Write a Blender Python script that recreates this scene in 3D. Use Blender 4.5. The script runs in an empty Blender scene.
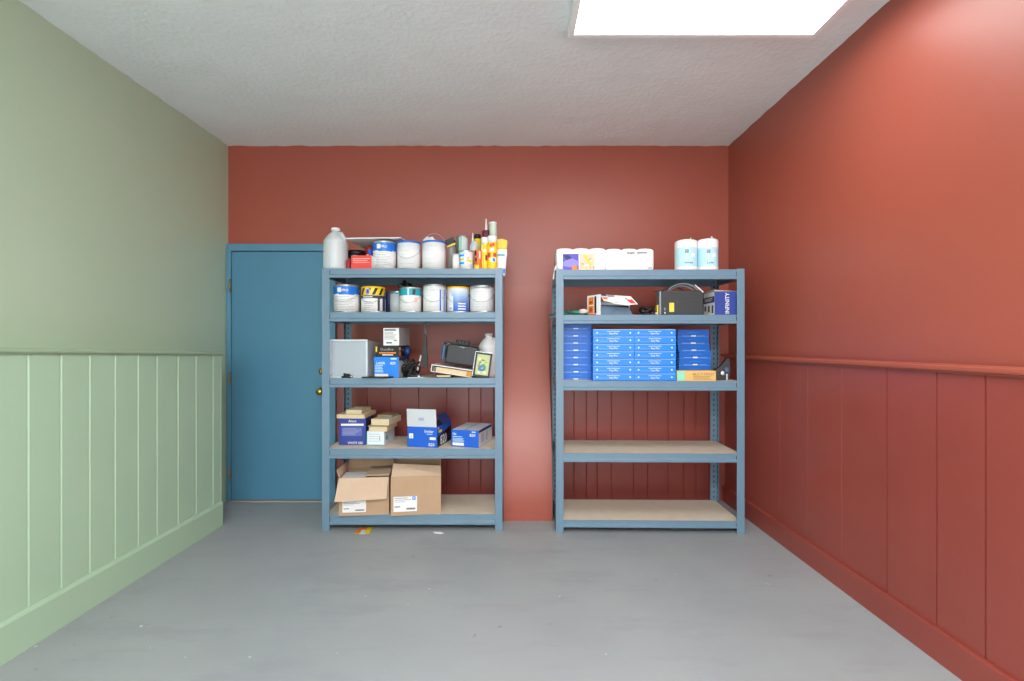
import bpy, bmesh, math, random
from mathutils import Vector, Matrix
random.seed(7)
C = bpy.context.scene.collection
F = 484.0; CX, CY, EYE = 511.0, 342.0, 1.32
R = math.radians
def PX(px, Y): return (px - CX) * Y / F
def PZ(py, Y): return EYE - (py - CY) * Y / F

# ------------------------------------------------------------------ materials
def lin(h):
    h = h.lstrip('#'); c = [int(h[i:i+2], 16) / 255 for i in (0, 2, 4)]
    return tuple((v/12.92 if v <= .04045 else ((v+.055)/1.055)**2.4) for v in c) + (1,)
MATS = {}
def mat(name, hexc, rough=.5, metal=0., var=0., vscale=6., bump=0., bscale=200., spec=.5, hex2=None, trans=0., emit=0., coat=0.):
    if name in MATS: return MATS[name]
    m = bpy.data.materials.new(name); m.use_nodes = True
    nt = m.node_tree; b = nt.nodes['Principled BSDF']; L = nt.links
    b.inputs['Base Color'].default_value = lin(hexc)
    b.inputs['Roughness'].default_value = rough
    b.inputs['Metallic'].default_value = metal
    b.inputs['Specular IOR Level'].default_value = spec
    b.inputs['Transmission Weight'].default_value = trans
    b.inputs['Coat Weight'].default_value = coat
    if emit:
        b.inputs['Emission Color'].default_value = lin(hexc); b.inputs['Emission Strength'].default_value = emit
    tc = nt.nodes.new('ShaderNodeTexCoord')
    if var or hex2:
        n = nt.nodes.new('ShaderNodeTexNoise'); n.inputs['Scale'].default_value = vscale; n.inputs['Detail'].default_value = 5
        L.new(tc.outputs['Object'], n.inputs['Vector'])
        mix = nt.nodes.new('ShaderNodeMix'); mix.data_type = 'RGBA'
        c = lin(hexc)
        c2 = lin(hex2) if hex2 else tuple(max(0, v*(1-var)) for v in c[:3]) + (1,)
        mix.inputs[6].default_value = c; mix.inputs[7].default_value = c2
        mr = nt.nodes.new('ShaderNodeMapRange'); mr.inputs['From Min'].default_value = .35; mr.inputs['From Max'].default_value = .68
        L.new(n.outputs['Fac'], mr.inputs['Value']); L.new(mr.outputs['Result'], mix.inputs['Factor'])
        L.new(mix.outputs[2], b.inputs['Base Color'])
    if bump:
        n2 = nt.nodes.new('ShaderNodeTexNoise'); n2.inputs['Scale'].default_value = bscale; n2.inputs['Detail'].default_value = 4
        L.new(tc.outputs['Object'], n2.inputs['Vector'])
        bp = nt.nodes.new('ShaderNodeBump'); bp.inputs['Strength'].default_value = bump; bp.inputs['Distance'].default_value = .01
        L.new(n2.outputs['Fac'], bp.inputs['Height']); L.new(bp.outputs['Normal'], b.inputs['Normal'])
    MATS[name] = m
    return m

RED = mat('red_wall_paint', '#A2503F', .40, var=.05, vscale=1.5, bump=.05, bscale=60, spec=.6)
REDP = mat('red_panel_paint', '#95443A', .36, var=.08, vscale=2.5, bump=.04, bscale=50, spec=.6)
GREEN = mat('green_wall_paint', '#BACFB3', .5, var=.03, vscale=1.2, bump=.05, bscale=60)
GREENP = mat('green_panel_paint', '#ADCBAD', .42, var=.04, vscale=2, bump=.03, bscale=50)
GREENR = mat('green_rail_paint', '#9FB596', .4)
CEIL = mat('ceiling_stucco', '#ECF1F3', .9, var=.03, vscale=3, bump=.5, bscale=38, spec=.2)
DOORB = mat('blue_door_paint', '#5187A2', .38, var=.05, vscale=2, bump=.03, bscale=40)
DOORT = mat('blue_trim_paint', '#588CA6', .36)
STEEL = mat('shelf_blue_enamel', '#6A879B', .34, var=.05, vscale=8, spec=.5)
SLOT = mat('slot_dark', '#1B2630', .7)
BOARD = mat('shelf_board', '#DDD0BC', .62, var=.07, vscale=14, bump=.05, bscale=300)
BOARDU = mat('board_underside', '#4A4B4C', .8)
BRASS = mat('brass', '#C8A24C', .25, metal=1)
HINGE = mat('hinge_metal', '#A58B5C', .4, metal=.8)
WHITE = mat('white_plastic', '#EAECEC', .4)
PAPER = mat('white_paper', '#E9EAEA', .75)
PAPG = mat('grey_white_card', '#C9D0D4', .7)
INK = mat('grey_print', '#8E959B', .7)
INKD = mat('dark_print', '#3A4148', .7)
BLACK = mat('black_plastic', '#0C0D0F', .45)
CHAR = mat('charcoal_case', '#202427', .5, var=.2, vscale=30)
BLUEB = mat('carton_blue', '#0D5CCB', .5)
BLUEC = mat('carton_bright_blue', '#1A82E6', .5)
NAVY = mat('carton_navy', '#2C4293', .55)
DNAVY = mat('navy_band', '#1C2A5E', .5)
ROYAL = mat('paint_label_blue', '#0F74D8', .35)
SKYB = mat('sky_label', '#B9E2EE', .5)
TEAL = mat('teal_label', '#1E9DB0', .4)
TIN = mat('tin_metal', '#C3C8CB', .28, metal=.85)
WIRE = mat('wire', '#A8AEB2', .35, metal=.9)
KRAFT = mat('kraft_cardboard', '#B99A7B', .8, var=.06, vscale=10)
KRAFTL = mat('kraft_inside', '#CDB298', .8, var=.05, vscale=10)
CREAM = mat('cream_wood', '#DCCBA6', .6, var=.08, vscale=20)
CREAMD = mat('dim_wood', '#A39070', .7, var=.08, vscale=20)
YEL = mat('yellow_label', '#F1CE1E', .4)
YELT = mat('yellow_tape', '#E9CD3A', .5)
ORANGE = mat('orange_print', '#E9821E', .45)
REDL = mat('red_label', '#E2453E', .45)
REDD = mat('dark_red_label', '#9A1F2E', .5)
PINK = mat('pink_print', '#F2B3AE', .6)
GRN = mat('green_enamel', '#6FB89C', .25, metal=.3)
PALEG = mat('pale_green_tube', '#C3D6C4', .45)
MILK = mat('milk_liquid', '#F2F5F4', .35)
CLEARP = mat('translucent_plastic', '#E6EEF0', .3, trans=.3)
BINP = mat('frosted_bin', '#CBD6DC', .4, trans=.15)
TAN = mat('tan_carton', '#E0B56C', .6)
MINT = mat('mint_label', '#8FD9B8', .5)
PURPLE = mat('purple_print', '#5A4FB8', .5)
PEACH = mat('peach_print', '#F4C9A6', .6)
ROPE = mat('green_cord', '#2E9C84', .6)
ROPED = mat('dark_green_cord', '#1E5F52', .7)
SLATE = mat('blue_grey_cloth', '#5F7488', .8, var=.15, vscale=20)
GREYW = mat('grey_strap', '#8C959B', .55)
PAGES = mat('book_pages', '#DCC79E', .8, var=.1, vscale=60)
DIFF = mat('light_diffuser', '#FFFFFF', .5, emit=6.5); FILL_DIFF = mat('fill_light_diffuser', '#FFFFFF', .5, emit=48.0)
FRAMEW = mat('light_frame', '#F4F5F5', .5)

def floor_mat():
    m = bpy.data.materials.new('painted_concrete'); m.use_nodes = True
    nt = m.node_tree; b = nt.nodes['Principled BSDF']; L = nt.links
    tc = nt.nodes.new('ShaderNodeTexCoord')
    def noise(sc, det=6, rough=.55, stretch=None):
        n = nt.nodes.new('ShaderNodeTexNoise'); n.inputs['Scale'].default_value = sc; n.inputs['Detail'].default_value = det; n.inputs['Roughness'].default_value = rough
        if stretch:
            mp = nt.nodes.new('ShaderNodeMapping'); mp.inputs['Scale'].default_value = stretch
            L.new(tc.outputs['Object'], mp.inputs['Vector']); L.new(mp.outputs['Vector'], n.inputs['Vector'])
        else: L.new(tc.outputs['Object'], n.inputs['Vector'])
        return n.outputs['Fac']
    def ramp(f, a, b_):
        r = nt.nodes.new('ShaderNodeMapRange'); r.inputs['From Min'].default_value = a; r.inputs['From Max'].default_value = b_
        L.new(f, r.inputs['Value']); return r.outputs['Result']
    def mix(fac, a, c):
        x = nt.nodes.new('ShaderNodeMix'); x.data_type = 'RGBA'
        L.new(fac, x.inputs['Factor'])
        for sock, v in ((6, a), (7, c)):
            if isinstance(v, tuple): x.inputs[sock].default_value = v
            else: L.new(v, x.inputs[sock])
        return x.outputs[2]
    base = mix(ramp(noise(1.3), .35, .65), lin('#9CA1A2'), lin('#93989A'))
    base = mix(ramp(noise(3.2, 8, .65, (.5, 1.6, 1)), .52, .75), base, lin('#8D9194'))
    base = mix(ramp(noise(.8, 4), .52, .72), base, lin('#9B9B9E'))
    base = mix(ramp(noise(14, 3), .70, .76), base, lin('#828284'))      # small scuffs
    base = mix(ramp(noise(26, 2), .745, .765), base, lin('#C6CBCE'))    # paint specks
    L.new(base, b.inputs['Base Color'])
    b.inputs['Roughness'].default_value = .5; b.inputs['Specular IOR Level'].default_value = .35
    bp = nt.nodes.new('ShaderNodeBump'); bp.inputs['Strength'].default_value = .08; bp.inputs['Distance'].default_value = .01
    L.new(noise(40, 5), bp.inputs['Height']); L.new(bp.outputs['Normal'], b.inputs['Normal'])
    return m
FLOOR = floor_mat()

# ------------------------------------------------------------------ mesh builder
_txt = {}
def text_geo(s):
    if s in _txt: return _txt[s]
    cu = bpy.data.curves.new('txt', 'FONT'); cu.body = s; cu.size = 1; cu.resolution_u = 2; cu.offset = .012
    ob = bpy.data.objects.new('txt', cu)
    me = ob.to_mesh()
    vs = [v.co.copy() for v in me.vertices]; fs = [tuple(p.vertices) for p in me.polygons]
    ob.to_mesh_clear(); bpy.data.objects.remove(ob); bpy.data.curves.remove(cu)
    x0 = min(v.x for v in vs); x1 = max(v.x for v in vs); y0 = min(v.y for v in vs); y1 = max(v.y for v in vs)
    vs = [((v.x - (x0+x1)/2), (v.y - (y0+y1)/2)) for v in vs]
    _txt[s] = (vs, fs, x1-x0, y1-y0)
    return _txt[s]

class MB:
    def __init__(s): s.bm = bmesh.new(); s.mats = []
    def mi(s, m):
        if m not in s.mats: s.mats.append(m)
        return s.mats.index(m)
    def box(s, x0, x1, y0, y1, z0, z1, m, bev=0., M=None):
        b2 = bmesh.new()
        bmesh.ops.create_cube(b2, size=1)
        for v in b2.verts:
            v.co = Vector(((x0+x1)/2 + v.co.x*(x1-x0), (y0+y1)/2 + v.co.y*(y1-y0), (z0+z1)/2 + v.co.z*(z1-z0)))
        if bev: bmesh.ops.bevel(b2, geom=b2.edges[:], offset=bev, segments=2, affect='EDGES', profile=.6)
        s._merge(b2, m, M)
        return s
    def _merge(s, b2, m, M=None, smooth=False):
        i = s.mi(m); mp = {}
        for v in b2.verts: mp[v] = s.bm.verts.new(M @ v.co if M else v.co)
        for f in b2.faces:
            try:
                nf = s.bm.faces.new([mp[v] for v in f.verts]); nf.material_index = i; nf.smooth = smooth
            except ValueError: pass
        b2.free()
    def face(s, pts, m, smooth=False):
        f = s.bm.faces.new([s.bm.verts.new(p) for p in pts]); f.material_index = s.mi(m); f.smooth = smooth
        return s
    def quadz(s, x0, x1, z0, z1, y, m): return s.face([(x0,y,z0),(x1,y,z0),(x1,y,z1),(x0,y,z1)], m)      # faces -Y
    def quadx(s, y0, y1, z0, z1, x, m, sgn=1):
        p = [(x,y0,z0),(x,y1,z0),(x,y1,z1),(x,y0,z1)]
        return s.face(p if sgn > 0 else p[::-1], m)
    def prism(s, poly, d0, d1, m, axis='y', M=None):
        """poly in (a,b): axis y -> (x,z), axis x -> (y,z), axis z -> (x,y)"""
        def P(a, b, d): return {'y': (a, d, b), 'x': (d, a, b), 'z': (a, b, d)}[axis]
        b2 = bmesh.new()
        A = [b2.verts.new(P(a, b, d0)) for a, b in poly]; B = [b2.verts.new(P(a, b, d1)) for a, b in poly]
        n = len(poly)
        b2.faces.new(A); b2.faces.new(B[::-1])
        for k in range(n): b2.faces.new([A[k], B[k], B[(k+1) % n], A[(k+1) % n]])
        bmesh.ops.recalc_face_normals(b2, faces=b2.faces[:])
        s._merge(b2, m, M); return s
    def hexa(s, p, m):
        """8 corners: bottom 4 then top 4"""
        b2 = bmesh.new(); v = [b2.verts.new(q) for q in p]
        for f in ((0,3,2,1),(4,5,6,7),(0,1,5,4),(1,2,6,5),(2,3,7,6),(3,0,4,7)): b2.faces.new([v[k] for k in f])
        bmesh.ops.recalc_face_normals(b2, faces=b2.faces[:])
        s._merge(b2, m); return s
    def lathe(s, prof, m, seg=28, M=None, sx=1., sy=1.):
        """prof: (r,z[,mat])"""
        b2 = bmesh.new(); rings = []; fm = []
        for p in prof:
            r, z = p[0], p[1]
            rings.append([b2.verts.new((max(r, 1e-5)*math.cos(2*math.pi*k/seg)*sx, max(r, 1e-5)*math.sin(2*math.pi*k/seg)*sy, z)) for k in range(seg)])
        i0 = s.mi(m); mp = {}
        for v in b2.verts: mp[v] = s.bm.verts.new(M @ v.co if M else v.co)
        for a in range(len(rings)-1):
            mm = s.mi(prof[a+1][2]) if len(prof[a+1]) > 2 else i0
            for k in range(seg):
                q = [rings[a][k], rings[a][(k+1) % seg], rings[a+1][(k+1) % seg], rings[a+1][k]]
                f = s.bm.faces.new([mp[v] for v in q]); f.material_index = mm; f.smooth = True
        f = s.bm.faces.new([mp[v] for v in rings[0]][::-1]); f.material_index = i0
        f = s.bm.faces.new([mp[v] for v in rings[-1]]); f.material_index = s.mi(prof[-1][2]) if len(prof[-1]) > 2 else i0
        b2.free(); return s
    def tube(s, pts, r, m, seg=6, closed=False):
        pts = [Vector(p) for p in pts]; n = len(pts); i = s.mi(m); rings = []
        up = Vector((0, 0, 1))
        for k in range(n):
            if closed: t = pts[(k+1) % n] - pts[k-1]
            else: t = pts[min(k+1, n-1)] - pts[max(k-1, 0)]
            t = t.normalized() if t.length > 1e-9 else Vector((1, 0, 0))
            a = t.cross(up)
            if a.length < 1e-3: a = t.cross(Vector((1, 0, 0)))
            a.normalize(); b = a.cross(t)
            rr = r[k] if isinstance(r, (list, tuple)) else r
            rings.append([s.bm.verts.new(pts[k] + (a*math.cos(2*math.pi*j/seg) + b*math.sin(2*math.pi*j/seg))*rr) for j in range(seg)])
        for k in range(n if closed else n-1):
            for j in range(seg):
                f = s.bm.faces.new([rings[k][j], rings[(k+1) % n][j], rings[(k+1) % n][(j+1) % seg], rings[k][(j+1) % seg]]); f.material_index = i; f.smooth = True
        if not closed:
            for rg in (rings[0], rings[-1][::-1]):
                f = s.bm.faces.new(rg); f.material_index = i
        return s
    def text(s, t, h, x, z, y, m, face='front', wmax=None, cyl=None, bold=0, rot=0):
        vs, fs, w, hh = text_geo(t); k = h/hh; kx = k
        if wmax and w*k > wmax: kx = wmax/w
        i = s.mi(m); out = []
        for a, b in vs:
            a, b = a*kx, b*k
            if rot: a, b = (-b, a) if rot > 0 else (b, -a)
            a += x; b += z
            if cyl:
                th = a/cyl; p = (math.sin(th)*cyl*1.004 + 0, -math.cos(th)*cyl*1.004, b)
            elif face == 'front': p = (a, y, b)
            elif face == 'right': p = (y, a, b)
            elif face == 'left': p = (y, -a, b)
            elif face == 'top': p = (a, b, y)
            out.append(s.bm.verts.new(p))
        for f in fs:
            try:
                nf = s.bm.faces.new([out[q] for q in f]); nf.material_index = i
            except ValueError: pass
        return s
    def wrap(s, q, Rr, m, n=10):
        """4 corners (u,z) bl,br,tr,tl wrapped on a cylinder round z, u = arc length from the front"""
        if abs(q[0][0]-q[3][0]) > 1e-6:                                # slanted shapes follow the curve row by row
            sp = lambda a, c, t: (a[0]+(c[0]-a[0])*t, a[1]+(c[1]-a[1])*t); q2 = list(q)
            for k in range(5): s._wrap([sp(q2[0], q2[3], k/5), sp(q2[1], q2[2], k/5), sp(q2[1], q2[2], (k+1)/5), sp(q2[0], q2[3], (k+1)/5)], Rr, m, n)
            return s
        return s._wrap(q, Rr, m, n)
    def _wrap(s, q, Rr, m, n=10):
        i = s.mi(m)
        def P(u, z): th = u/Rr; return (math.sin(th)*Rr, -math.cos(th)*Rr, z)
        prev = None
        for k in range(n+1):
            t = k/n
            lo = s.bm.verts.new(P(q[0][0]+(q[1][0]-q[0][0])*t, q[0][1]+(q[1][1]-q[0][1])*t))
            hi = s.bm.verts.new(P(q[3][0]+(q[2][0]-q[3][0])*t, q[3][1]+(q[2][1]-q[3][1])*t))
            if prev:
                f = s.bm.faces.new([prev[0], lo, hi, prev[1]]); f.material_index = i; f.smooth = True
            prev = (lo, hi)
        return s
    def obj(s, name, parent=None, M=None):
        me = bpy.data.meshes.new(name); s.bm.normal_update(); s.bm.to_mesh(me); s.bm.free()
        for m in s.mats: me.materials.append(m)
        o = bpy.data.objects.new(name, me); C.objects.link(o)
        if parent is not None: o.parent = parent
        return o

def tag(o, label=None, cat=None, group=None, kind=None):
    if label: o['label'] = label
    if cat: o['category'] = cat
    if group: o['group'] = group
    if kind: o['kind'] = kind
    return o
def thing(name, label, cat, loc, rz=0., group=None):
    o = bpy.data.objects.new(name, None); C.objects.link(o); o.empty_display_size = .05
    o.location = loc; o.rotation_euler = (0, 0, rz)
    return tag(o, label, cat, group)
def struct(o): o['kind'] = 'structure'; return o
def copy_tree(o, parent=None):
    c = o.copy(); C.objects.link(c)
    if parent is not None: c.parent = parent
    for ch in list(o.children): copy_tree(ch, c)
    return c

# ------------------------------------------------------------------ room
YB = 4.04; YN = -2.2; XLU = -2.36; XLL = -2.09; XRU = 1.815; XRL = 1.778; HC = 2.957
b = MB(); b.box(XLU-.3, XRU+.3, YN, YB+.3, -.12, 0, FLOOR); struct(b.obj('floor'))
# ceiling: gently uneven stucco slab
b = MB(); i = b.mi(CEIL); nx, ny = 60, 100
g = [[b.bm.verts.new((XLU-.02 + (XRU-XLU+.04)*ix/nx, YN + (YB-YN)*iy/ny, HC + random.uniform(-.004, .004))) for iy in range(ny+1)] for ix in range(nx+1)]
for ix in range(nx):
    for iy in range(ny):
        f = b.bm.faces.new([g[ix][iy], g[ix][iy+1], g[ix+1][iy+1], g[ix+1][iy]]); f.material_index = i; f.smooth = True
b.box(XLU-.3, XRU+.3, YN, YB+.3, HC+.02, HC+.15, CEIL)
struct(b.obj('ceiling'))

b = MB(); b.box(XLU-.3, XRU+.3, YB, YB+.3, 0, HC+.02, RED); wall_back = struct(b.obj('wall_back'))
b = MB(); b.box(XLU-.3, XLU, YN, YB, 0, HC+.02, GREEN); wall_left = struct(b.obj('wall_left'))
b = MB(); b.box(XRU, XRU+.3, YN, YB, 0, HC+.02, RED); wall_right = struct(b.obj('wall_right'))

def grooved(b, us, u0, u1, face, z0, z1, m, gw=.012, gd=.005):
    """profile along u with V grooves; face(u, d) -> (x,y); z1 may be a function of u"""
    prof = [(u0, 0)]
    for g_ in sorted(us):
        w, d = (g_[1], g_[2]) if isinstance(g_, tuple) else (gw, gd)
        g0 = g_[0] if isinstance(g_, tuple) else g_
        q = .42 if d > .006 else .1; prof += [(g0-w/2, 0), (g0-w*q, d), (g0+w*q, d), (g0+w/2, 0)]
    prof.append((u1, 0))
    zt = z1 if callable(z1) else (lambda u: z1)
    for (ua, da), (ub, db) in zip(prof[:-1], prof[1:]):
        pa, pb = face(ua, da), face(ub, db)
        b.face([(pa[0], pa[1], z0), (pb[0], pb[1], z0), (pb[0], pb[1], zt(ub)), (pa[0], pa[1], zt(ua))], m)

# left wainscot: thick lower wall that stops short of the door
YE = 3.49
def rail_z(y): return 1.289 - (y-1.98)*(1.289-1.242)/(YE-1.98)
b = MB()
gy = [F*2.09/(511-x) for x in (28, 61, 89.5, 115, 138, 157, 178, 196, 213, 221)]
y = gy[0]-.16
while y > YN+.1: gy.append(y); y -= .16
grooved(b, gy, YN, YE, lambda u, d: (XLL-d, u), 0, rail_z, GREENP, .012, .005)
b.face([(XLL, YE, 0), (XLU, YE, 0), (XLU, YE, rail_z(YE)), (XLL, YE, rail_z(YE))], GREENP)
b.face([(XLL, YN, rail_z(YN)), (XLL, YE, rail_z(YE)), (XLU, YE, rail_z(YE)), (XLU, YN, rail_z(YN))], GREENP)
b.obj('wainscot', wall_left)
def rail(name, y0, y1, x, sgn, zf, m, h=.03, d=.024, n=14):
    """half-round chair rail along y; sgn +1 = sticks out to +x"""
    b = MB(); i = b.mi(m)
    prof = [(0, h*.5), (d*.45, h*.5), (d*.6, h*.34), (d*.95, h*.22), (d, 0), (d*.95, -h*.2), (d*.55, -h*.32), (d*.45, -h*.5), (0, -h*.5)]
    rings = []
    for k in range(n+1):
        yy = y0+(y1-y0)*k/n
        rings.append([b.bm.verts.new((x+sgn*p[0], yy, zf(yy)+p[1])) for p in prof])
    for k in range(n):
        for j in range(len(prof)-1):
            f = b.bm.faces.new([rings[k][j], rings[k+1][j], rings[k+1][j+1], rings[k][j+1]]); f.material_index = i
    for rg in (rings[0], rings[-1]): b.bm.faces.new(rg).material_index = i
    bmesh.ops.recalc_face_normals(b.bm, faces=b.bm.faces[:])
    return struct(b.obj(name))
rail('trim_1', YN, YE+.012, XLL, 1, lambda y: rail_z(y)-.004, GREENR, .026, .02)
b = MB(); b.prism([(XLL-.02, 0), (XLL+.014, 0), (XLL+.014, .155), (XLL+.006, .172), (XLL-.02, .172)], YN, YE, GREENP, 'y')
struct(b.obj('baseboard_left'))

# right wainscot, rail, baseboard
b = MB()
gr = [F*XRL/(x-511) for x in (887, 936.6, 985.5)]
gr = [(y, .007, .014) for y in gr] + [(F*XRL/(x-511), .004, .0012) for x in (842, 808, 780)]
y = F*XRL/(985.5-511)-.17
while y > YN+.1: gr.append((y, .007, .014)); y -= .17
grooved(b, gr, YN, YB, lambda u, d: (XRL+d, u), 0, 1.2, REDP)
b.face([(XRL, YN, 1.2), (XRU, YN, 1.2), (XRU, YB, 1.2), (XRL, YB, 1.2)], REDP)
b.obj('wainscot', wall_right)
rail('trim_2', YN, YB, XRL, -1, lambda y: 1.203 + (3.64-y)*.006, RED, .036, .024)
b = MB(); b.prism([(XRL+.01, 0), (XRL-.020, 0), (XRL-.020, .127), (XRL-.017, .130), (XRL+.01, .130)], YN, YB, REDP, 'y')
struct(b.obj('baseboard_right'))

# back wainscot behind the shelves, its rail and the pier between the shelves
YW = YB-.012
b = MB()
gx = [(x-511)/119.7 for x in (368, 391, 419, 447, 469, 481, 494)]
grooved(b, gx, -1.45, -.05, lambda u, d: (u, YW+d), 0, .985, REDP, .011, .006)
gx = [(x-511)/119.7 for x in (573.6, 586, 597, 611, 633, 647, 667.5, 683, 695, 708)]
grooved(b, gx, .3, XRL, lambda u, d: (u, YW+d), 0, 1.19, REDP, .011, .006)
b.face([(-1.45, YW, .985), (-.05, YW, .985), (-.05, YB, .985), (-1.45, YB, .985)], REDP)
b.face([(.3, YW, 1.19), (XRL, YW, 1.19), (XRL, YB, 1.19), (.3, YB, 1.19)], REDP)
b.obj('wainscot', wall_back)
b = MB(); b.prism([(YW-.016, 1.185), (YW-.016, 1.205), (YB+.005, 1.215), (YB+.005, 1.18)], .3, XRL, RED, 'x'); struct(b.obj('trim_3'))
# pier between the shelves: upright at the foot, swept back into the wall below the shelf tops
b = MB(); i = b.mi(RED); NP = 40; fr = []; sd = {-.056: [], .306: []}
for k in range(NP+1):
    z = 1.86*k/NP; u = max(0., min(1., (z-.1)/(1.86-.1))); u = u*u*(3-2*u)
    yy = 3.569+(YB+.002-3.569)*u
    fr.append([b.bm.verts.new((x, yy, z)) for x in (-.056, .306)])
    for x in sd: sd[x].append([b.bm.verts.new((x, y_, z)) for y_ in (yy, YB+.01)])
for k in range(NP):
    f = b.bm.faces.new([fr[k][0], fr[k][1], fr[k+1][1], fr[k+1][0]]); f.material_index = i; f.smooth = True
    for x, q in sd.items():
        p = [q[k][0], q[k][1], q[k+1][1], q[k+1][0]]
        b.bm.faces.new(p if x > 0 else p[::-1]).material_index = i
b.obj('pier', wall_back)

# ------------------------------------------------------------------ door
dr = bpy.data.objects.new('door_1', None); C.objects.link(dr); dr.location = (-1.92, YB, 0); struct(dr)
ox = -1.92
tl, dl, drr, tr = -2.355-ox, -2.314-ox, -1.522-ox, -1.452-ox
b = MB(); b.box(dl, drr, -.030, -.002, .012, 2.068, DOORB, .003); leaf = b.obj('door_leaf', dr)
b = MB()
b.box(tl, dl-.003, -.042, -.001, 0, 2.132, DOORT, .004)
b.box(drr+.003, tr, -.042, -.001, .0, 2.132, DOORT, .004)
b.box(dl-.003, drr+.003, -.042, -.001, 2.073, 2.132, DOORT, .004)
b.obj('door_frame', dr)
b = MB(); b.box(dl, drr, -.05, -.004, 0, .009, mat('threshold', '#A79A8C', .5)); b.obj('threshold', dr)
for zc in (PZ(286, YB), PZ(377.5, YB), PZ(472.5, YB)):
    b = MB(); b.lathe([(.008, -.05), (.008, .05)], HINGE, 10, Matrix.Translation((dl-.006, -.048, zc)))
    b.box(dl-.012, dl+.0, -.047, -.041, zc-.048, zc+.048, HINGE); b.obj('hinge', dr)
kx = PX(320.5, YB-.06)-ox
KM = lambda z: Matrix.Translation((kx, -.03, z)) @ Matrix.Rotation(R(90), 4, 'X')
b = MB(); b.lathe([(.032, 0), (.032, .006), (.013, .01), (.011, .03), (.02, .036), (.028, .048), (.027, .06), (.016, .068), (.001, .07)], BRASS, 20, KM(PZ(391.5, YB-.06))); b.obj('door_knob', dr)
b = MB(); b.lathe([(.026, 0), (.026, .008), (.022, .013), (.014, .014), (.013, .02), (.001, .021)], BRASS, 20, KM(PZ(371.5, YB-.06)))
b.box(kx-.004, kx+.004, -.062, -.05, PZ(371.5, YB-.06)-.012, PZ(371.5, YB-.06)+.012, BRASS); b.obj('deadbolt', dr)

# ------------------------------------------------------------------ ceiling light and added fill panel
def ceiling_light(x0, x1, y0, y1, label, DIFF=DIFF):
    cx, cy = (x0+x1)/2, (y0+y1)/2; w, d = (x1-x0)/2, (y1-y0)/2
    t = thing('ceiling_light', label, 'light', (cx, cy, HC-.006), 0, 'rectangular ceiling lights')
    b = MB(); fr = .030; z0, z1 = -.055, .002
    for q in ((-w, w, -d, -d+fr), (-w, w, d-fr, d), (-w, -w+fr, -d+fr, d-fr), (w-fr, w, -d+fr, d-fr)): b.box(*q, z0, z1, FRAMEW, .003)
    b.box(-w+fr, w-fr, -d+fr, d-fr, -.01, z1, FRAMEW)
    b.obj('frame', t)
    b = MB(); b.box(-w+fr, w-fr, -d+fr, d-fr, -.053, -.012, DIFF); b.obj('diffuser', t)
ceiling_light(.295, 1.578, 1.88, 2.512, 'long white ceiling light panel above the right side of the room')
ceiling_light(-.62, .663, -.75, -.118, 'added unseen fill light panel on the ceiling behind the camera', FILL_DIFF)  # added out of view as fill, to brighten the room and steer its shading
# ------------------------------------------------------------------ shelving units
def shelving(label, loc, rz, W, D, H, levels):
    t = thing('shelving_unit', label, 'shelf', loc, rz, 'blue steel shelving units')
    fw, th = .052, .004
    for (px, sx) in ((0, 1), (W, -1)):
        for (py, sy) in ((0, 1), (D, -1)):
            b = MB()
            xa, xb = sorted((px, px+sx*fw)); ya, yb = sorted((py, py+sy*th))
            b.box(xa, xb, ya, yb, 0, H, STEEL, .0008)
            xa, xb = sorted((px, px+sx*th)); ya, yb = sorted((py+sy*th, py+sy*.042))
            b.box(xa, xb, ya, yb, 0, H, STEEL, .0008)
            z = .06
            while z < H-.03:                                         # keyhole slots, seen on the inner faces
                yy = py+sy*(th+.0006)
                if sy < 0:
                    b.face([(px+sx*.022, yy, z), (px+sx*.030, yy, z), (px+sx*.030, yy, z+.018), (px+sx*.022, yy, z+.018)], SLOT)
                for xx in (px+sx*(th+.0006), px-sx*.0006):
                    b.face([(xx, py+sy*.018, z), (xx, py+sy*.026, z), (xx, py+sy*.026, z+.018), (xx, py+sy*.018, z+.018)], SLOT)
                z += .04
            b.obj('post', t)
    for zt, zb in levels:
        h = zt-zb
        # folded front beam: flat upper band, a lip that leans out, flat lower band
        prof = [(.0135, zt), (.0095, zt), (.0095, zb+h*.42), (.0005, zb+h*.27), (.0005, zb+.002), (.003, zb), (.03, zb), (.03, zb+.006), (.0135, zb+.006)]
        b = MB(); b.prism(prof, 0.0525, W-.0525, STEEL, 'x'); b.obj('front_beam', t)
        b = MB(); b.prism([(D-a, z) for a, z in prof], 0.0525, W-.0525, STEEL, 'x'); b.obj('rear_beam', t)
        for xx, s in ((0, 1), (W, -1)):
            b = MB(); b.prism([(xx+s*(.0055+(a-.0005)), z) for a, z in prof], .043, D-.043, STEEL, 'y'); b.obj('side_beam', t)
        b = MB(); x0, x1, y0, y1 = .019, W-.019, .0136, D-.0136
        b.box(x0, x1, y0, y1, zt-.013, zt-.001, BOARD, .001)
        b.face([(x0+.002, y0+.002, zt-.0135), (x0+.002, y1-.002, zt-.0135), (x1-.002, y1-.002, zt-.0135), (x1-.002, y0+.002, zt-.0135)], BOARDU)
        b.obj('shelf_board', t)
    return t
LY = 3.38; LX0 = PX(322, LY)
LS = [1.835, 1.529, 1.067, .573, .112]
shelving('blue steel shelving unit beside the blue door, crowded with paint cans and boxes', (LX0, LY, 0), 0, PX(502.5, LY)-LX0, .47, 1.8365,
         [(1.835, 1.770), (1.529, 1.463), (1.067, 1.002), (.573, .505), (.112, .042)])
RZ = R(-1.0)
def RYf(x): return 3.345 - .0175*(x-.308)
RS = [1.820, 1.508, 1.050, .550, .0865]
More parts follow.
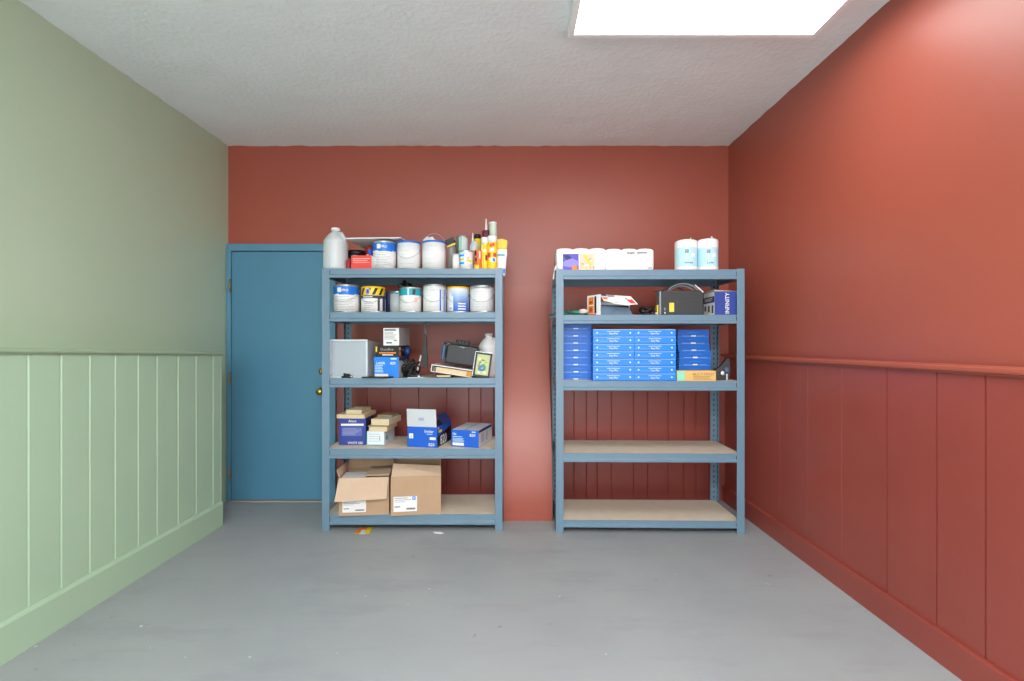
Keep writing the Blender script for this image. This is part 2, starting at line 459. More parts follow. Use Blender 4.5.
shelving('blue steel shelving unit by the right wall with two empty lower shelves', (.311, 3.345, 0), RZ, 1.293, .465, 1.824,
         [(1.820, 1.752), (1.508, 1.446), (1.050, .985), (.550, .490), (.0865, .038)])

# ------------------------------------------------------------------ paint cans
def cyl_fit(x0, x1, ytop, Yf, zs):
    w = x1-x0; r = w/2*Yf/F/(1-w/(2*F)); Yc = Yf+r
    return PX((x0+x1)/2, Yc), Yc, r, PZ(ytop, Yf+r*.35)-zs
def bail(t, r, z, up, drop=.085, name='bail_handle'):
    b = MB(); pts = []
    for k in range(17):
        a = math.pi*k/16
        x = -math.cos(a)*(r+.0015)
        if up: pts.append((x, 0, z+math.sin(a)*drop))
        else: pts.append((x, -math.sin(a)*(r+.006), z-math.sin(a)*drop))
    b.tube(pts, .0016, WIRE, 5); b.obj(name, t)
    for sx in (-1, 1):
        b = MB(); b.lathe([(.011, 0), (.011, .002), (.005, .003), (.001, .003)], TIN, 10, Matrix.Translation((sx*r*.985, 0, z)) @ Matrix.Rotation(R(90)*sx, 4, 'Y')); b.obj('handle_ear', t)
CANH = {}
def can(label, x0, x1, ytop, Yf, zs, design, body=WHITE, rimc=TIN, handle='down', rot=0., ring=TIN, cat='paint can', group='gallon paint cans'):
    x, Yc, r, h = cyl_fit(x0, x1, ytop, Yf, zs)
    t = thing('paint_can', label, cat, (x, Yc, zs), rot, group)
    b = MB(); b.lathe([(r*.96, .0), (r*.995, .002), (r*.995, .006), (r*.97, .009), (r*.97, h-.012), (r*.995, h-.009, ring), (r*.995, h-.003, ring), (r*.96, h-.001, ring), (r*.9, h-.001, ring), (r*.89, h-.006)], TIN, 32); b.obj('can_body', t)
    b = MB(); b.lathe([(r*.88, h-.006), (r*.88, h+.001), (r*.84, h+.001), (r*.82, h-.004), (.001, h-.004)], rimc, 32); b.obj('lid', t)
    b = MB(); rl = r*.978
    b.lathe([(rl, .011), (rl, h-.013)], body, 36)
    design(b, rl*1.002, h)
    b.obj('label', t)
    if handle == 'down': bail(t, r, h*.80, False, h*.42)
    elif handle == 'up': bail(t, r*.95, h*.86, True, r*1.05)
    CANH[label] = h; return t
def lines(b, r, z0, z1, n, u0, u1, m=INK, th=.0022):
    rnd = random.Random(int(z0*1e4)+n)
    for k in range(n):
        z = z0+(z1-z0)*k/max(1, n-1); ua = u0+rnd.uniform(0, .2)*(u1-u0); ub = u1-rnd.uniform(0, .35)*(u1-u0)
        b.wrap([(ua, z), (ub, z), (ub, z+th), (ua, z+th)], r, m, 8)
def d_bluetop(b, r, h):
    c = math.pi*r
    b.wrap([(-c, h*.66), (c, h*.66), (c, h-.014), (-c, h-.014)], r, ROYAL, 36)
    b.wrap([(-.3*r, h*.63), (.95*r, h*.63), (.95*r, h*.68), (-.3*r, h*.68)], r*1.001, ROYAL, 12)
    b.wrap([(-.45*r, h*.72), (-.1*r, h*.72), (-.1*r, h*.88), (-.45*r, h*.88)], r*1.002, WHITE, 6)
    b.text('PRO', h*.085, .2*r, h*.79, 0, WHITE, cyl=r*1.002)
    lines(b, r*1.002, h*.1, h*.56, 9, -.95*r, .95*r)
def d_bluerim(b, r, h):
    c = math.pi*r
    b.wrap([(-c, h*.925), (c, h*.925), (c, h-.013), (-c, h-.013)], r, ROYAL, 36)
    lines(b, r*1.002, h*.2, h*.8, 5, -.7*r, .6*r, PAPG)
def d_hazard(b, r, h):
    c = math.pi*r
    b.wrap([(-c, h*.66), (c, h*.66), (c, h-.013), (-c, h-.013)], r, YEL, 36)
    for k in range(-6, 7):
        u = k*r*.56-.2*r
        b.wrap([(u-.22*r, h*.675), (u+.03*r, h*.675), (u+.30*r, h*.93), (u+.05*r, h*.93)], r*1.006, BLACK, 6)
    b.wrap([(-.38*r, h*.69), (-.02*r, h*.69), (-.02*r, h*.91), (-.38*r, h*.91)], r*1.010, PAPG, 5)
    b.wrap([(-.32*r, h*.72), (-.08*r, h*.72), (-.08*r, h*.88), (-.32*r, h*.88)], r*1.014, PURPLE, 4)
    b.wrap([(-c, h*.54), (c, h*.54), (c, h*.655), (-c, h*.655)], r, INKD, 36)
    b.wrap([(-.7*r, h*.57), (.2*r, h*.57), (.2*r, h*.62), (-.7*r, h*.62)], r*1.003, PAPG, 8)
    b.wrap([(.62*r, .012), (.82*r, .012), (.82*r, h*.54), (.62*r, h*.54)], r*1.003, INKD, 4)
    b.wrap([(1.1*r, .012), (1.5*r, .012), (1.5*r, h*.66), (1.1*r, h*.66)], r*1.003, DNAVY, 4)
    lines(b, r*1.003, h*.1, h*.42, 5, -.7*r, .45*r)
def d_teal(b, r, h):
    c = math.pi*r
    b.wrap([(-c, h*.67), (c, h*.67), (c, h*.93), (-c, h*.93)], r, TEAL, 36)
    b.wrap([(-c, h*.93), (c, h*.93), (c, h-.013), (-c, h-.013)], r, mat('rust', '#8C5340', .7), 36)
    b.wrap([(-.08*r, h*.67), (.08*r, h*.67), (.08*r, h*.93), (-.08*r, h*.93)], r*1.002, SKYB, 3)
    b.wrap([(.35*r, h*.7), (.62*r, h*.7), (.7*r, h*.9), (.4*r, h*.9)], r*1.002, INKD, 4)
    pts = [(.72*r+.16*r*math.cos(a*math.pi/6), h*.5+.022*math.sin(a*math.pi/6)) for a in range(12)]
    for k in range(0, 6):
        b.wrap([pts[(11-k) % 12], pts[(10-k) % 12], pts[(k+1) % 12], pts[k]], r*1.004, PEACH, 2)
    lines(b, r*1.002, h*.12, h*.5, 4, -.8*r, .1*r, PAPG)
def d_stripe(b, r, h):
    for u0, u1, m in ((.58, .72, ROYAL), (.78, 1.0, PAPG), (1.02, 1.12, DNAVY), (1.18, 1.3, ROYAL)):
        b.wrap([(u0*r, .012), (u1*r, .012), (u1*r, h*.82), (u0*r, h*.82)], r*1.002, m, 4)
    lines(b, r*1.002, h*.2, h*.8, 4, -.8*r, .45*r, PAPG)
def d_yellowblue(b, r, h):
    c = math.pi*r
    b.wrap([(-c, h*.93), (c, h*.93), (c, h-.013), (-c, h-.013)], r, YEL, 36)
    n = 12; bl = (lin('#1E58C4'), lin('#E6EEF5'))
    for k in range(n):
        hx = tuple(int(a+(c_-a)*k/(n-1)) for a, c_ in zip((0x1E, 0x58, 0xC4), (0xDD, 0xE8, 0xF0)))
        m = mat('swoosh_%d' % k, '#%02X%02X%02X' % hx, .4)
        z0 = h*(.06+.86*k/n); z1 = h*(.06+.86*(k+1)/n)
        ua = r*(-.35-.02*k); b.wrap([(ua, z0), (1.3*r, z0+.0), (1.3*r, z1), (ua, z1)], r*1.002, m, 12)
    b.wrap([(-.85*r, h*.12), (-.35*r, h*.12), (-.35*r, h*.62), (-.85*r, h*.62)], r*1.004, PAPER, 5)
    b.wrap([(-.75*r, h*.14), (-.5*r, h*.14), (-.5*r, h*.2), (-.75*r, h*.2)], r*1.006, INK, 3)
    for z in (.12, .22, .32): b.wrap([(.1*r, h*z), (.85*r, h*z), (.85*r, h*(z+.045)), (.1*r, h*(z+.045))], r*1.005, PAPER, 6)
def d_ring(b, r, h):
    for k in range(9):
        u = (-1+k*.2)*r
        b.wrap([(u, h*.885), (u+.13*r, h*.885), (u+.13*r, h*.925), (u, h*.925)], r*1.002, INKD, 2)
    lines(b, r*1.002, h*.12, h*.75, 8, -.8*r, .6*r, PAPG)

T1, T2 = LS[0], LS[1]; YF = 3.415
can('white paint can with blue label band on top shelf, beside the red box', 373, 396.2, 241, YF, T1, d_bluetop, handle=None)
can('plain white paint can with thin blue rim on top shelf, handle down', 397.3, 420.8, 241, YF+.01, T1, d_bluerim, rimc=ROYAL, ring=ROYAL)
can('white blue-rimmed paint can with raised wire handle and rag on lid', 422.2, 446, 240.5, YF, T1, d_bluerim, handle='up', ring=ROYAL)
can('blue-topped white paint can at left end of second shelf', 334, 359.5, 284.5, YF, T2, d_bluetop, rimc=WHITE)
can('paint can with yellow and black warning stripes on second shelf', 361.3, 385.5, 286.5, YF+.012, T2, d_hazard, rimc=YEL, ring=YEL)
can('grey-white paint can behind the teal-labelled can', 389.5, 407, 291, YF+.16, T2, lambda b, r, h: (b.wrap([(-3*r, h*.86), (3*r, h*.86), (3*r, h*.95), (-3*r, h*.95)], r, TEAL, 30), lines(b, r*1.002, h*.2, h*.6, 5, -.8*r, 0)), body=PAPG, handle=None)
can('paint can with teal label band and black rag on lid', 399.5, 421.5, 287, YF, T2, d_teal)
can('white paint can with narrow blue stripes at right of label', 423, 446.5, 284.5, YF, T2, d_stripe, rimc=WHITE)
can('yellow-rimmed paint can with blue and white label', 447, 469.3, 286.5, YF+.025, T2, d_yellowblue, rimc=YEL, ring=YEL)
can('white paint can with black print ringing its top, second shelf right end', 469.8, 494, 285.5, YF, T2, d_ring, rimc=WHITE)
# dark blue tin behind the striped can
x, Yc, r, h = cyl_fit(385.6, 391, 292, 3.60, T2)
b = MB(); b.lathe([(r, 0), (r, h), (r*.9, h+.003), (.001, h+.003)], DNAVY, 20); o = b.obj('tin_can'); o.location = (x, Yc, T2)
tag(o, 'narrow dark blue tin behind the striped paint can', 'can')

# rags
def rag(name, label, loc, sx, sy, sz, m, m2=None, seed=1):
    rnd = random.Random(seed); b = MB(); b2 = bmesh.new(); bmesh.ops.create_icosphere(b2, subdivisions=3, radius=1)
    for v in b2.verts:
        n = .75+.3*math.sin(v.co.x*4+seed)*math.cos(v.co.y*5+seed*2)+.12*rnd.random()
        v.co = Vector((v.co.x*sx*n, v.co.y*sy*n, max(0, v.co.z)*sz*n*1.2))
    b._merge(b2, m, smooth=True)
    if m2:
        for k in range(3): b.box(-.006+k*.01, .0+k*.01, -sy*.9, -sy*.6, sz*.35, sz*.55, m2)
    o = b.obj(name); o.location = loc; tag(o, label, 'rag'); return o
rag('rag', 'crumpled white cloth on the lid of the can with raised handle', (PX(429.5, 3.5), 3.5, T1+CANH['white blue-rimmed paint can with raised wire handle and rag on lid']+.002), .055, .05, .032, PAPER, None, 3)
rag('rag', 'crumpled black cloth on the teal-labelled can under the top shelf', (PX(405.5, 3.52), 3.50, T2+CANH['paint can with teal label band and black rag on lid']+.002), .055, .06, .045, BLACK, None, 5)

# ------------------------------------------------------------------ jugs
def jug(label, x0, x1, ytop, Yf, zs, liquid, M_, rot=0):
    x, Yc, r, h = cyl_fit(x0, x1, ytop, Yf, zs)
    t = thing('plastic_jug', label, 'jug', (x, Yc, zs), rot, 'gallon plastic jugs')
    p = [(r*.9, 0), (r*.98, .005), (r, .015), (r, h*.60), (r*.98, h*.64), (r*1.0, h*.655), (r*.95, h*.70), (r*.76, h*.78), (r*.54, h*.855), (r*.36, h*.90), (r*.30, h*.925), (r*.30, h*.95)]
    b = MB(); b.lathe(p if not liquid else [q for q in p], M_, 32)
    if not liquid: b.lathe([(r*1.002, h*.6), (r*1.004, h*.605)], M_, 32)
    b.obj('bottle', t)
    if liquid:
        b = MB(); b.lathe([(r*.87, .004), (r*.955, .008), (r*.975, .016), (r*.975, h*.585), (.001, h*.585)], MILK, 32); b.obj('liquid', t)
    b = MB(); b.lathe([(r*.36, h*.935), (r*.36, h*.995), (r*.33, h), (.001, h)], WHITE, 20); b.obj('cap', t)
    b = MB(); b.tube([(r*.35, -r*.2, h*.88), (r*.62, -r*.3, h*.86), (r*.84, -r*.3, h*.74), (r*.9, -r*.3, h*.66)], .011, M_, 8); b.obj('grip', t)
jug('translucent plastic jug of milky liquid at left end of top shelf', 324, 347.5, 226.5, YF-.02, T1, True, CLEARP)
jug('opaque white plastic jug standing behind the picture frame', 478, 499.5, 333.5, 3.59, LS[2], False, WHITE)

# ------------------------------------------------------------------ generic cartons
def carton(name, label, cat, px0, px1, z0, z1, Yf, depth, m, rot=0., group=None, side=None, top=None, bev=.002):
    x0, x1 = PX(px0, Yf), PX(px1, Yf); w = x1-x0
    t = thing(name, label, cat, ((x0+x1)/2, Yf, z0), rot, group); h = z1-z0
    b = MB(); b.box(-w/2, w/2, 0, depth, 0, h, m, bev)
    e = .0006
    if side:
        for sx in (-1, 1): b.quadx(.002, depth-.002, .002, h-.002, sx*(w/2+e*.5), side, sx)
    if top: b.face([(-w/2+.002, .002, h+e*.5), (w/2-.002, .002, h+e*.5), (w/2-.002, depth-.002, h+e*.5), (-w/2+.002, depth-.002, h+e*.5)], top)
    return t, b, w, h
def plines(b, x0, x1, z0, z1, n, y, m, th=.003, seed=0):
    rnd = random.Random(seed+n)
    for k in range(n):
        z = z0+(z1-z0)*k/max(1, n-1); xb = x1-rnd.uniform(0, .4)*(x1-x0)
        b.quadz(x0, xb, z, z+th, y, m)

# --- top shelf left unit
t, b, w, h = carton('small_box', 'small red and white box in front of dark can, top shelf', 'box', 350.8, 371.8, T1, PZ(255.3, 3.42), 3.42, .07, REDL, R(-4), side=PAPER, top=REDL)
b.quadz(-w*.42, w*.42, h*.72, h*.78, -.001, PINK); b.quadz(-w*.42, w*.30, h*.58, h*.63, -.001, PINK); b.quadz(-w*.42, w*.40, h*.46, h*.5, -.001, PINK)
b.obj('carton', t)
x, Yc, r, h = cyl_fit(346.2, 351, 258, 3.43, T1)
b = MB(); b.lathe([(r*.8, 0), (r, .006), (r, h*.8), (r*.5, h), (.001, h)], REDD, 16); o = b.obj('red_bottle'); o.location = (x, Yc, T1); tag(o, 'tiny dark red bottle between the milky jug and red box', 'bottle')
x, Yc, r, h = cyl_fit(347.5, 365.5, 250.3, 3.53, T1)
t = thing('tape_roll_tin', 'dark low tin behind the small red box on top shelf', 'can', (x, Yc, T1))
b = MB(); b.lathe([(r, 0), (r, h*.78), (.001, h*.78)], CHAR, 28); b.wrap([(-.1*r, h*.3), (.6*r, h*.3), (.6*r, h*.75), (-.1*r, h*.75)], r*1.003, PAPG, 6); b.obj('tin_body', t)
b = MB(); b.lathe([(r*1.02, h*.78), (r*1.02, h), (.001, h)], BLACK, 28); b.obj('lid', t)
x, Yc, r, h = cyl_fit(365.6, 374.2, 247, 3.56, T1)
t = thing('tin_can', 'small red and blue can hidden beside the blue-banded can', 'can', (x, Yc, T1))
b = MB(); b.lathe([(r, 0), (r, h), (r*.9, h+.004), (.001, h+.004)], REDD, 20)
b.wrap([(-.1*r, h*.2), (1.0*r, h*.2), (1.0*r, h*.9), (-.1*r, h*.9)], r*1.003, BLUEB, 6); b.wrap([(-.75*r, h*.1), (-.3*r, h*.1), (.0*r, h*.7), (-.5*r, h*.7)], r*1.004, PAPER, 6); b.obj('can_body', t)
# white foam board lying across the cans
b = MB(); zb = T1+.216
b.prism([(PX(345.5, 3.43), 3.43), (PX(400.5, 3.43), 3.43), (PX(405, 3.52), 3.52), (PX(398, 3.83), 3.83), (PX(366, 3.835), 3.835)], zb, zb+.007, PAPER, 'z')
o = b.obj('foam_board'); tag(o, 'thin white board lying flat across the cans on top shelf', 'board')
bb = o.data
for v in bb.vertices: v.co.z += (v.co.x-PX(345, 3.5))*.012
# tall bottle with tilted black and yellow collar
x, Yc, r, h = cyl_fit(447.2, 456.0, 246, 3.47, T1)
t = thing('spray_bottle', 'grey tube with tilted black and yellow cap on top shelf', 'bottle', (x, Yc, T1))
b = MB(); b.lathe([(r*.92, 0), (r*.95, h*.9), (r*.9, h), (.001, h)], mat('smoky_tube', '#8F8680', .35, trans=.2), 20); b.obj('tube', t)
b = MB(); M_ = Matrix.Translation((.004, 0, h*.98)) @ Matrix.Rotation(R(-22), 4, 'Y'); b.box(-r*1.0, r*1.15, -r*.9, r*.9, .028, .058, BLACK, .003, M_); b.box(-r*.9, r*.9, -r*.8, r*.8, .0, .028, INKD, .003, M_)
b.box(-r*.92, r*.92, -r*.92, -r*.8, .004, .014, YEL, 0, M_); b.obj('cap', t)
# two tone tall can
x, Yc, r, h = cyl_fit(456.4, 468.2, 236, 3.545, T1)
t = thing('tall_can', 'tall shiny green and white can behind small white can', 'can', (x, Yc, T1))
b = MB(); b.lathe([(r, 0), (r, h-.006), (r*.97, h), (.001, h)], GRN, 28)
b.wrap([(-.02*r, .01), (1.5*r, .01), (1.5*r, h-.008), (-.02*r, h-.008)], r*1.004, PAPG, 12); b.wrap([(-.5*r, .01), (-.2*r, .01), (-.2*r, h-.008), (-.5*r, h-.008)], r*1.004, PALEG, 4); b.obj('can_body', t)
b = MB(); b.lathe([(r*1.02, h-.012), (r*1.02, h+.002), (r*.9, h+.002)], TIN, 28); b.obj('rim', t)
x, Yc, r, h = cyl_fit(452.4, 459.3, 254, 3.415, T1)
t = thing('small_can', 'small plain white can at front of top shelf', 'can', (x, Yc, T1))
b = MB(); b.lathe([(r, 0), (r, h*.92), (.001, h*.92)], WHITE, 20); b.obj('can_body', t)
b = MB(); b.lathe([(r*1.04, h*.9), (r*1.04, h), (r*.9, h), (.001, h-.002)], PAPG, 20); b.obj('lid', t)
x, Yc, r, h = cyl_fit(459, 474, 250.3, 3.425, T1)
t = thing('quart_can', 'short metal can with blue and yellow label on top shelf', 'can', (x, Yc, T1))
b = MB(); b.lathe([(r, 0), (r, .004), (r*.97, .007), (r*.97, h-.01), (r, h-.006), (r, h)], TIN, 28); b.obj('can_body', t)
b = MB(); b.lathe([(r*.98, .009), (r*.98, h-.012)], WHITE, 28)
b.wrap([(-1.1*r, h*.2), (-.2*r, h*.2), (-.2*r, h*.85), (-1.1*r, h*.85)], r*.985, SKYB, 8)
for z in (.28, .48, .68): b.wrap([(-1.0*r, h*z), (-.25*r, h*z), (-.25*r, h*(z+.09)), (-1.0*r, h*(z+.09))], r*.99, BLUEC if z != .48 else YEL, 8)
b.wrap([(.1*r, h*.4), (.8*r, h*.35), (.8*r, h*.47), (.1*r, h*.55)], r*.99, YEL, 6); b.wrap([(.15*r, h*.55), (.5*r, h*.55), (.5*r, h*.65), (.15*r, h*.65)], r*.99, PINK, 6); b.obj('label', t)
b = MB(); b.lathe([(r*.88, h-.004), (r*.88, h+.001), (.001, h-.003)], TIN, 24); b.obj('lid', t)
# clear squeeze bottle with nozzle
x, Yc, r, h = cyl_fit(470, 478.5, 241, 3.515, T1)
t = thing('glue_bottle', 'clear bottle with thin white nozzle behind the orange can', 'bottle', (x, Yc, T1))
b = MB(); b.lathe([(r*.9, 0), (r, .005), (r, h*.85), (r*.6, h), (.001, h)], CLEARP, 20); b.obj('bottle', t)
b = MB(); zt = PZ(233, Yc)-T1; b.lathe([(.010, h*.97), (.008, h), (.003, zt), (.001, zt)], WHITE, 12, Matrix.Translation((-r*.35, 0, 0))); b.obj('nozzle', t)
x, Yc, r, h = cyl_fit(473.6, 481.5, 234, 3.60, T1)
t = thing('aerosol_can', 'yellow bottle with black cap standing behind the orange can', 'can', (x, Yc, T1))
b = MB(); b.lathe([(r, 0), (r, h*.86), (r*.75, h*.9), (.001, h*.9)], YEL, 20); b.obj('can_body', t)
b = MB(); b.lathe([(r*.85, h*.88), (r*.85, h*.99), (r*.75, h), (.001, h)], BLACK, 20); b.obj('cap', t)
x, Yc, r, h = cyl_fit(474, 482.2, 250.5, 3.41, T1)
t = thing('small_can', 'small orange and black can at front of top shelf', 'can', (x, Yc, T1))
b = MB(); b.lathe([(r, 0), (r, h), (r*.9, h+.003), (.001, h+.003)], ORANGE, 20)
for k, (m, z0, z1, u0, u1) in enumerate(((BLACK, .72, .98, -.9, -.35), (INKD, .42, .62, -.9, -.2), (REDL, .25, .42, -.8, -.1), (YEL, .02, .22, -1.2, .3), (WHITE, .55, .95, .35, .65), (REDL, .6, .9, -.35, .2))):
    b.wrap([(u0*r, h*z0), (u1*r, h*z0), (u1*r, h*z1), (u0*r, h*z1)], r*(1.003+.001*k), m, 5)
b.obj('can_body', t)
# caulk tube with maroon shoulder and white nozzle
x, Yc, r, h = cyl_fit(482, 490.5, 237, 3.56, T1)
t = thing('caulk_tube', 'caulk tube with maroon shoulder and long white nozzle', 'tube', (x, Yc, T1))
b = MB(); b.lathe([(r, 0), (r, h*.98), (.001, h*.98)], WHITE, 20); b.obj('tube', t)
b = MB(); z2 = PZ(230.5, Yc)-T1; b.lathe([(r*1.0, h*.93), (r*1.0, z2-.004), (r*.6, z2), (.001, z2)], mat('maroon_collar', '#6B2434', .5), 20); b.obj('collar', t)
b = MB(); z3 = PZ(219, Yc)-T1; b.lathe([(.011, z2-.03), (.010, z2), (.0035, z3), (.001, z3)], WHITE, 12, Matrix.Translation((0, -r*.2, 0))); b.obj('nozzle', t)
def yellow_can(label, x0, x1, ycap, ybody, Yf, logo):
    x, Yc, r, h = cyl_fit(x0, x1, ybody, Yf, T1); hc = PZ(ycap, Yc)-T1
    t = thing('aerosol_can', label, 'can', (x, Yc, T1))
    b = MB(); b.lathe([(r*.97, 0), (r, .004), (r, h-.004), (r*.9, h), (.001, h)], YEL, 24)
    if logo:
        b.wrap([(-.5*r, h*.80), (.5*r, h*.84), (.5*r, h*.97), (-.5*r, h*.92)], r*1.003, REDL, 6)
        b.wrap([(-1.1*r, h*.42), (-.3*r, h*.42), (-.3*r, h*.60), (-1.1*r, h*.60)], r*1.003, REDL, 6); b.wrap([(.2*r, h*.44), (1.0*r, h*.46), (1.0*r, h*.6), (.2*r, h*.58)], r*1.003, REDL, 6)
        b.wrap([(-.6*r, h*.26), (.8*r, h*.26), (.8*r, h*.42), (-.6*r, h*.42)], r*1.004, PAPER, 6); b.wrap([(.1*r, h*.27), (.6*r, h*.27), (.6*r, h*.4), (.1*r, h*.4)], r*1.005, BLUEC, 6)
        b.wrap([(-.5*r, h*.62), (.4*r, h*.66), (.4*r, h*.78), (-.5*r, h*.74)], r*1.004, PAPER, 6)
    else:
        b.wrap([(-.9*r, .004), (-.55*r, .004), (-.55*r, h-.006), (-.9*r, h-.006)], r*1.003, WHITE, 6)
        b.wrap([(.2*r, h*.35), (.9*r, h*.35), (.9*r, h*.56), (.2*r, h*.56)], r*1.003, REDD, 6); b.wrap([(-.3*r, h*.68), (.5*r, h*.68), (.5*r, h*.78), (-.3*r, h*.78)], r*1.004, WHITE, 6)
    b.obj('can_body', t)
    b = MB(); b.lathe([(r*.94, h-.003), (r*.94, hc-.004), (r*.8, hc), (.001, hc)], WHITE, 24); b.obj('cap', t)
yellow_can('narrow yellow spray can with white stripe, beside the orange can', 480.8, 488.5, 237.5, 244, 3.43, False)
yellow_can('yellow spray can with red markings and wide white cap', 487.3, 497.3, 236, 242, 3.41, True)
# pale tilted tube at back
x, Yc, r, h = cyl_fit(490.5, 498, 240, 3.53, T1)
t = thing('caulk_tube', 'pale green tube rising behind the red-marked yellow can', 'tube', (x, Yc, T1)); t.rotation_euler = (0, R(-1.5), 0)
zt = PZ(222.5, Yc)-T1
b = MB(); b.lathe([(r, .003), (r, zt-.004), (r*.96, zt), (.001, zt-.002)], PALEG, 20); b.obj('tube', t)
b = MB(); b.lathe([(r*1.05, zt-.012), (r*1.05, zt+.001), (r*.85, zt+.001)], WHITE, 20); b.obj('rim', t)
# floppy white bag with yellow top hanging over the right edge
Yc = 3.52; t = thing('plastic_bag', 'yellow-topped white bag with blue stripes hanging over the shelf edge', 'bag', (PX(502, Yc), Yc, T1), 0)
xx = lambda p: PX(p, Yc)-PX(502, Yc)
b = MB(); zz = lambda p: PZ(p, Yc)-T1
out = [(xx(496.8), .003), (xx(496.8), zz(250)), (xx(507), zz(250)), (xx(507.2), zz(256)), (xx(505.8), zz(259)), (xx(505.3), zz(276.5)), (xx(502.9), zz(276.5)), (xx(502.9), .003)]
b.prism(out, -.04, .05, PAPER, 'y')
bmesh.ops.bevel(b.bm, geom=b.bm.edges[:], offset=.004, segments=2, affect='EDGES')
b.quadz(xx(497.2), xx(504.8), zz(256.8), zz(255.2), -.0408, TEAL); b.quadz(xx(503.0), xx(505.1), zz(274), zz(269.5), -.0408, BLUEC); b.obj('bag_body', t)
b = MB(); b.prism([(xx(497), zz(250)), (xx(496.9), zz(240.5)), (xx(502), zz(239.8)), (xx(507.6), zz(241.5)), (xx(506.5), zz(250))], -.042, .052, YELT, 'y')
bmesh.ops.bevel(b.bm, geom=b.bm.edges[:], offset=.004, segments=2, affect='EDGES'); b.obj('bag_top', t)

# --- third shelf, left unit
Z3 = LS[2]
# clear bin lying on its side, opening to the room
t = thing('storage_bin', 'frosted translucent plastic bin at left of third shelf', 'bin', (PX(350, 3.42), 3.42, Z3), R(0))
Yb = 3.42; x0 = PX(329.3, Yb)-PX(350, Yb); x1 = PX(367.5, Yb)-PX(350, Yb); h = PZ(339.5, Yb)-Z3; d = .40; wt = .004
xi0, xi1, zi0, zi1 = x0+.03, x1-.012, .012, h-.03
b = MB()
A = [(x0+.006, .012, .004), (x1-.004, .012, .004), (x1-.004, .012, h-.004), (x0+.006, .012, h-.004)]
Bk = [(x0+.03, d, .012), (x1-.0, d, .012), (x1-.0, d, h-.03), (x0+.03, d, h-.03)]
for k in range(4): b.face([A[k], A[(k+1) % 4], Bk[(k+1) % 4], Bk[k]], BINP)
b.face(Bk, BINP)
n = .010
Ai = [(x0+.012, .012, .010), (x1-.010, .012, .010), (x1-.010, .012, h-.010), (x0+.012, .012, h-.010)]
Bi = [(x0+.036, d-.006, .018), (x1-.006, d-.006, .018), (x1-.006, d-.006, h-.036), (x0+.036, d-.006, h-.036)]
for k in range(4): b.face([Ai[k], Bi[k], Bi[(k+1) % 4], Ai[(k+1) % 4]], BINP)
b.face(Bi[::-1], BINP); b.obj('bin_body', t)
b = MB()
for q in ((x0, x1, .0, .010), (x0, x1, h-.014, h), (x0, x0+.014, .010, h-.014), (x1-.014, x1, .010, h-.014)): b.box(q[0], q[1], 0, .014, q[2], q[3], mat('bin_rim', '#CBD6DD', .35), .003)
b.obj('rim', t)
b = MB(); b.box(x0+.015, x1-.015, .008, .012, .011, h-.015, mat('bin_lid', '#B3C0C9', .45, trans=.15), .004); b.obj('inner_panel', t)
def cable_heap(name, label, cx, cy, z, sx, sy, sz, n, r, m, seed, extra=None):
    rnd = random.Random(seed); t = thing(name, label, 'cable', (cx, cy, z))
    b = MB()
    for k in range(n):
        cr = rnd.uniform(.35, .65); ccx, ccy = rnd.uniform(-.35, .35)*sx, rnd.uniform(-.3, .3)*sy
        ta, tb = rnd.uniform(-.9, .9), rnd.uniform(-.6, .6); zc_ = rnd.uniform(.25, .62)*sz; ring = []
        for j in range(14):
            a = 2*math.pi*j/14; u, v = math.cos(a)*cr*sx, math.sin(a)*cr*sy*(1+.3*math.sin(2*a+k))
            zz_ = zc_ + math.sin(ta)*u*sz/sx*.9 + math.sin(tb)*v*sz/sy*.6
            ring.append((max(-sx, min(sx, ccx+u)), max(-sy, min(sy, ccy+v)), max(r+.001, min(sz, zz_))))
        b.tube(ring, r, m, 6, closed=True)
    b.tube([(-sx*.6, -sy*.7, r+.001), (0, -sy*.8, r+.003), (sx*.7, -sy*.6, r+.001), (sx*.9, 0, r+.002)], r, m, 6)
    b.obj('cable', t)
    b = MB(); b.box(sx*.3, sx*.75, -sy*1.05, -sy*.7, .0, .022, m, .003); b.box(sx*.75, sx*.95, -sy*.95, -sy*.8, .006, .016, extra or TIN, .001); b.obj('plug', t)
    return t
cable_heap('power_cable', 'short black cable with white plug lying before the frosted bin', PX(346, 3.4), 3.405, Z3, .044, .012, .03, 3, .006, BLACK, 2, WHITE)
# white box, black and orange box, blue carton, stacked
Yk = 3.44
t, b, w, h = carton('toner_box', 'bright blue carton with white print under the black and orange box', 'box', 373.6, 399, Z3, PZ(357, Yk), Yk, .26, BLUEC, R(-5), group='stacked cartons beside the frosted bin', side=PAPG, top=DNAVY)
b.text('LASER', h*.12, -w*.22, h*.70, -.001, WHITE); b.text('820', h*.13, w*.27, h*.70, -.001, WHITE); b.quadz(w*.18, w*.42, h*.88, h*.95, -.001, SKYB)
plines(b, -w*.45, w*.0, h*.26, h*.56, 5, -.001, SKYB, h*.035); b.quadz(-w*.46, w*.08, h*.06, h*.18, -.001, PAPER)
b.quadx(.004, .25, h*.82, h*.98, w/2+.001, DNAVY); b.obj('carton', t)
zA = Z3+h
t, b, w, h = carton('tool_box', 'black and orange box between the blue carton and white box', 'box', 375, 399, zA, zA+.081, Yk+.004, .25, BLACK, R(-5), group='stacked cartons beside the frosted bin')
b.text('Durafine', h*.24, .0, h*.68, -.001, GREYW, wmax=w*.62); b.quadz(-w*.34, w*.38, h*.30, h*.42, -.001, ORANGE); b.quadz(-w*.2, w*.26, h*.14, h*.23, -.001, PAPER); b.quadz(-w*.49, -w*.42, h*.45, h*.92, -.001, YEL)
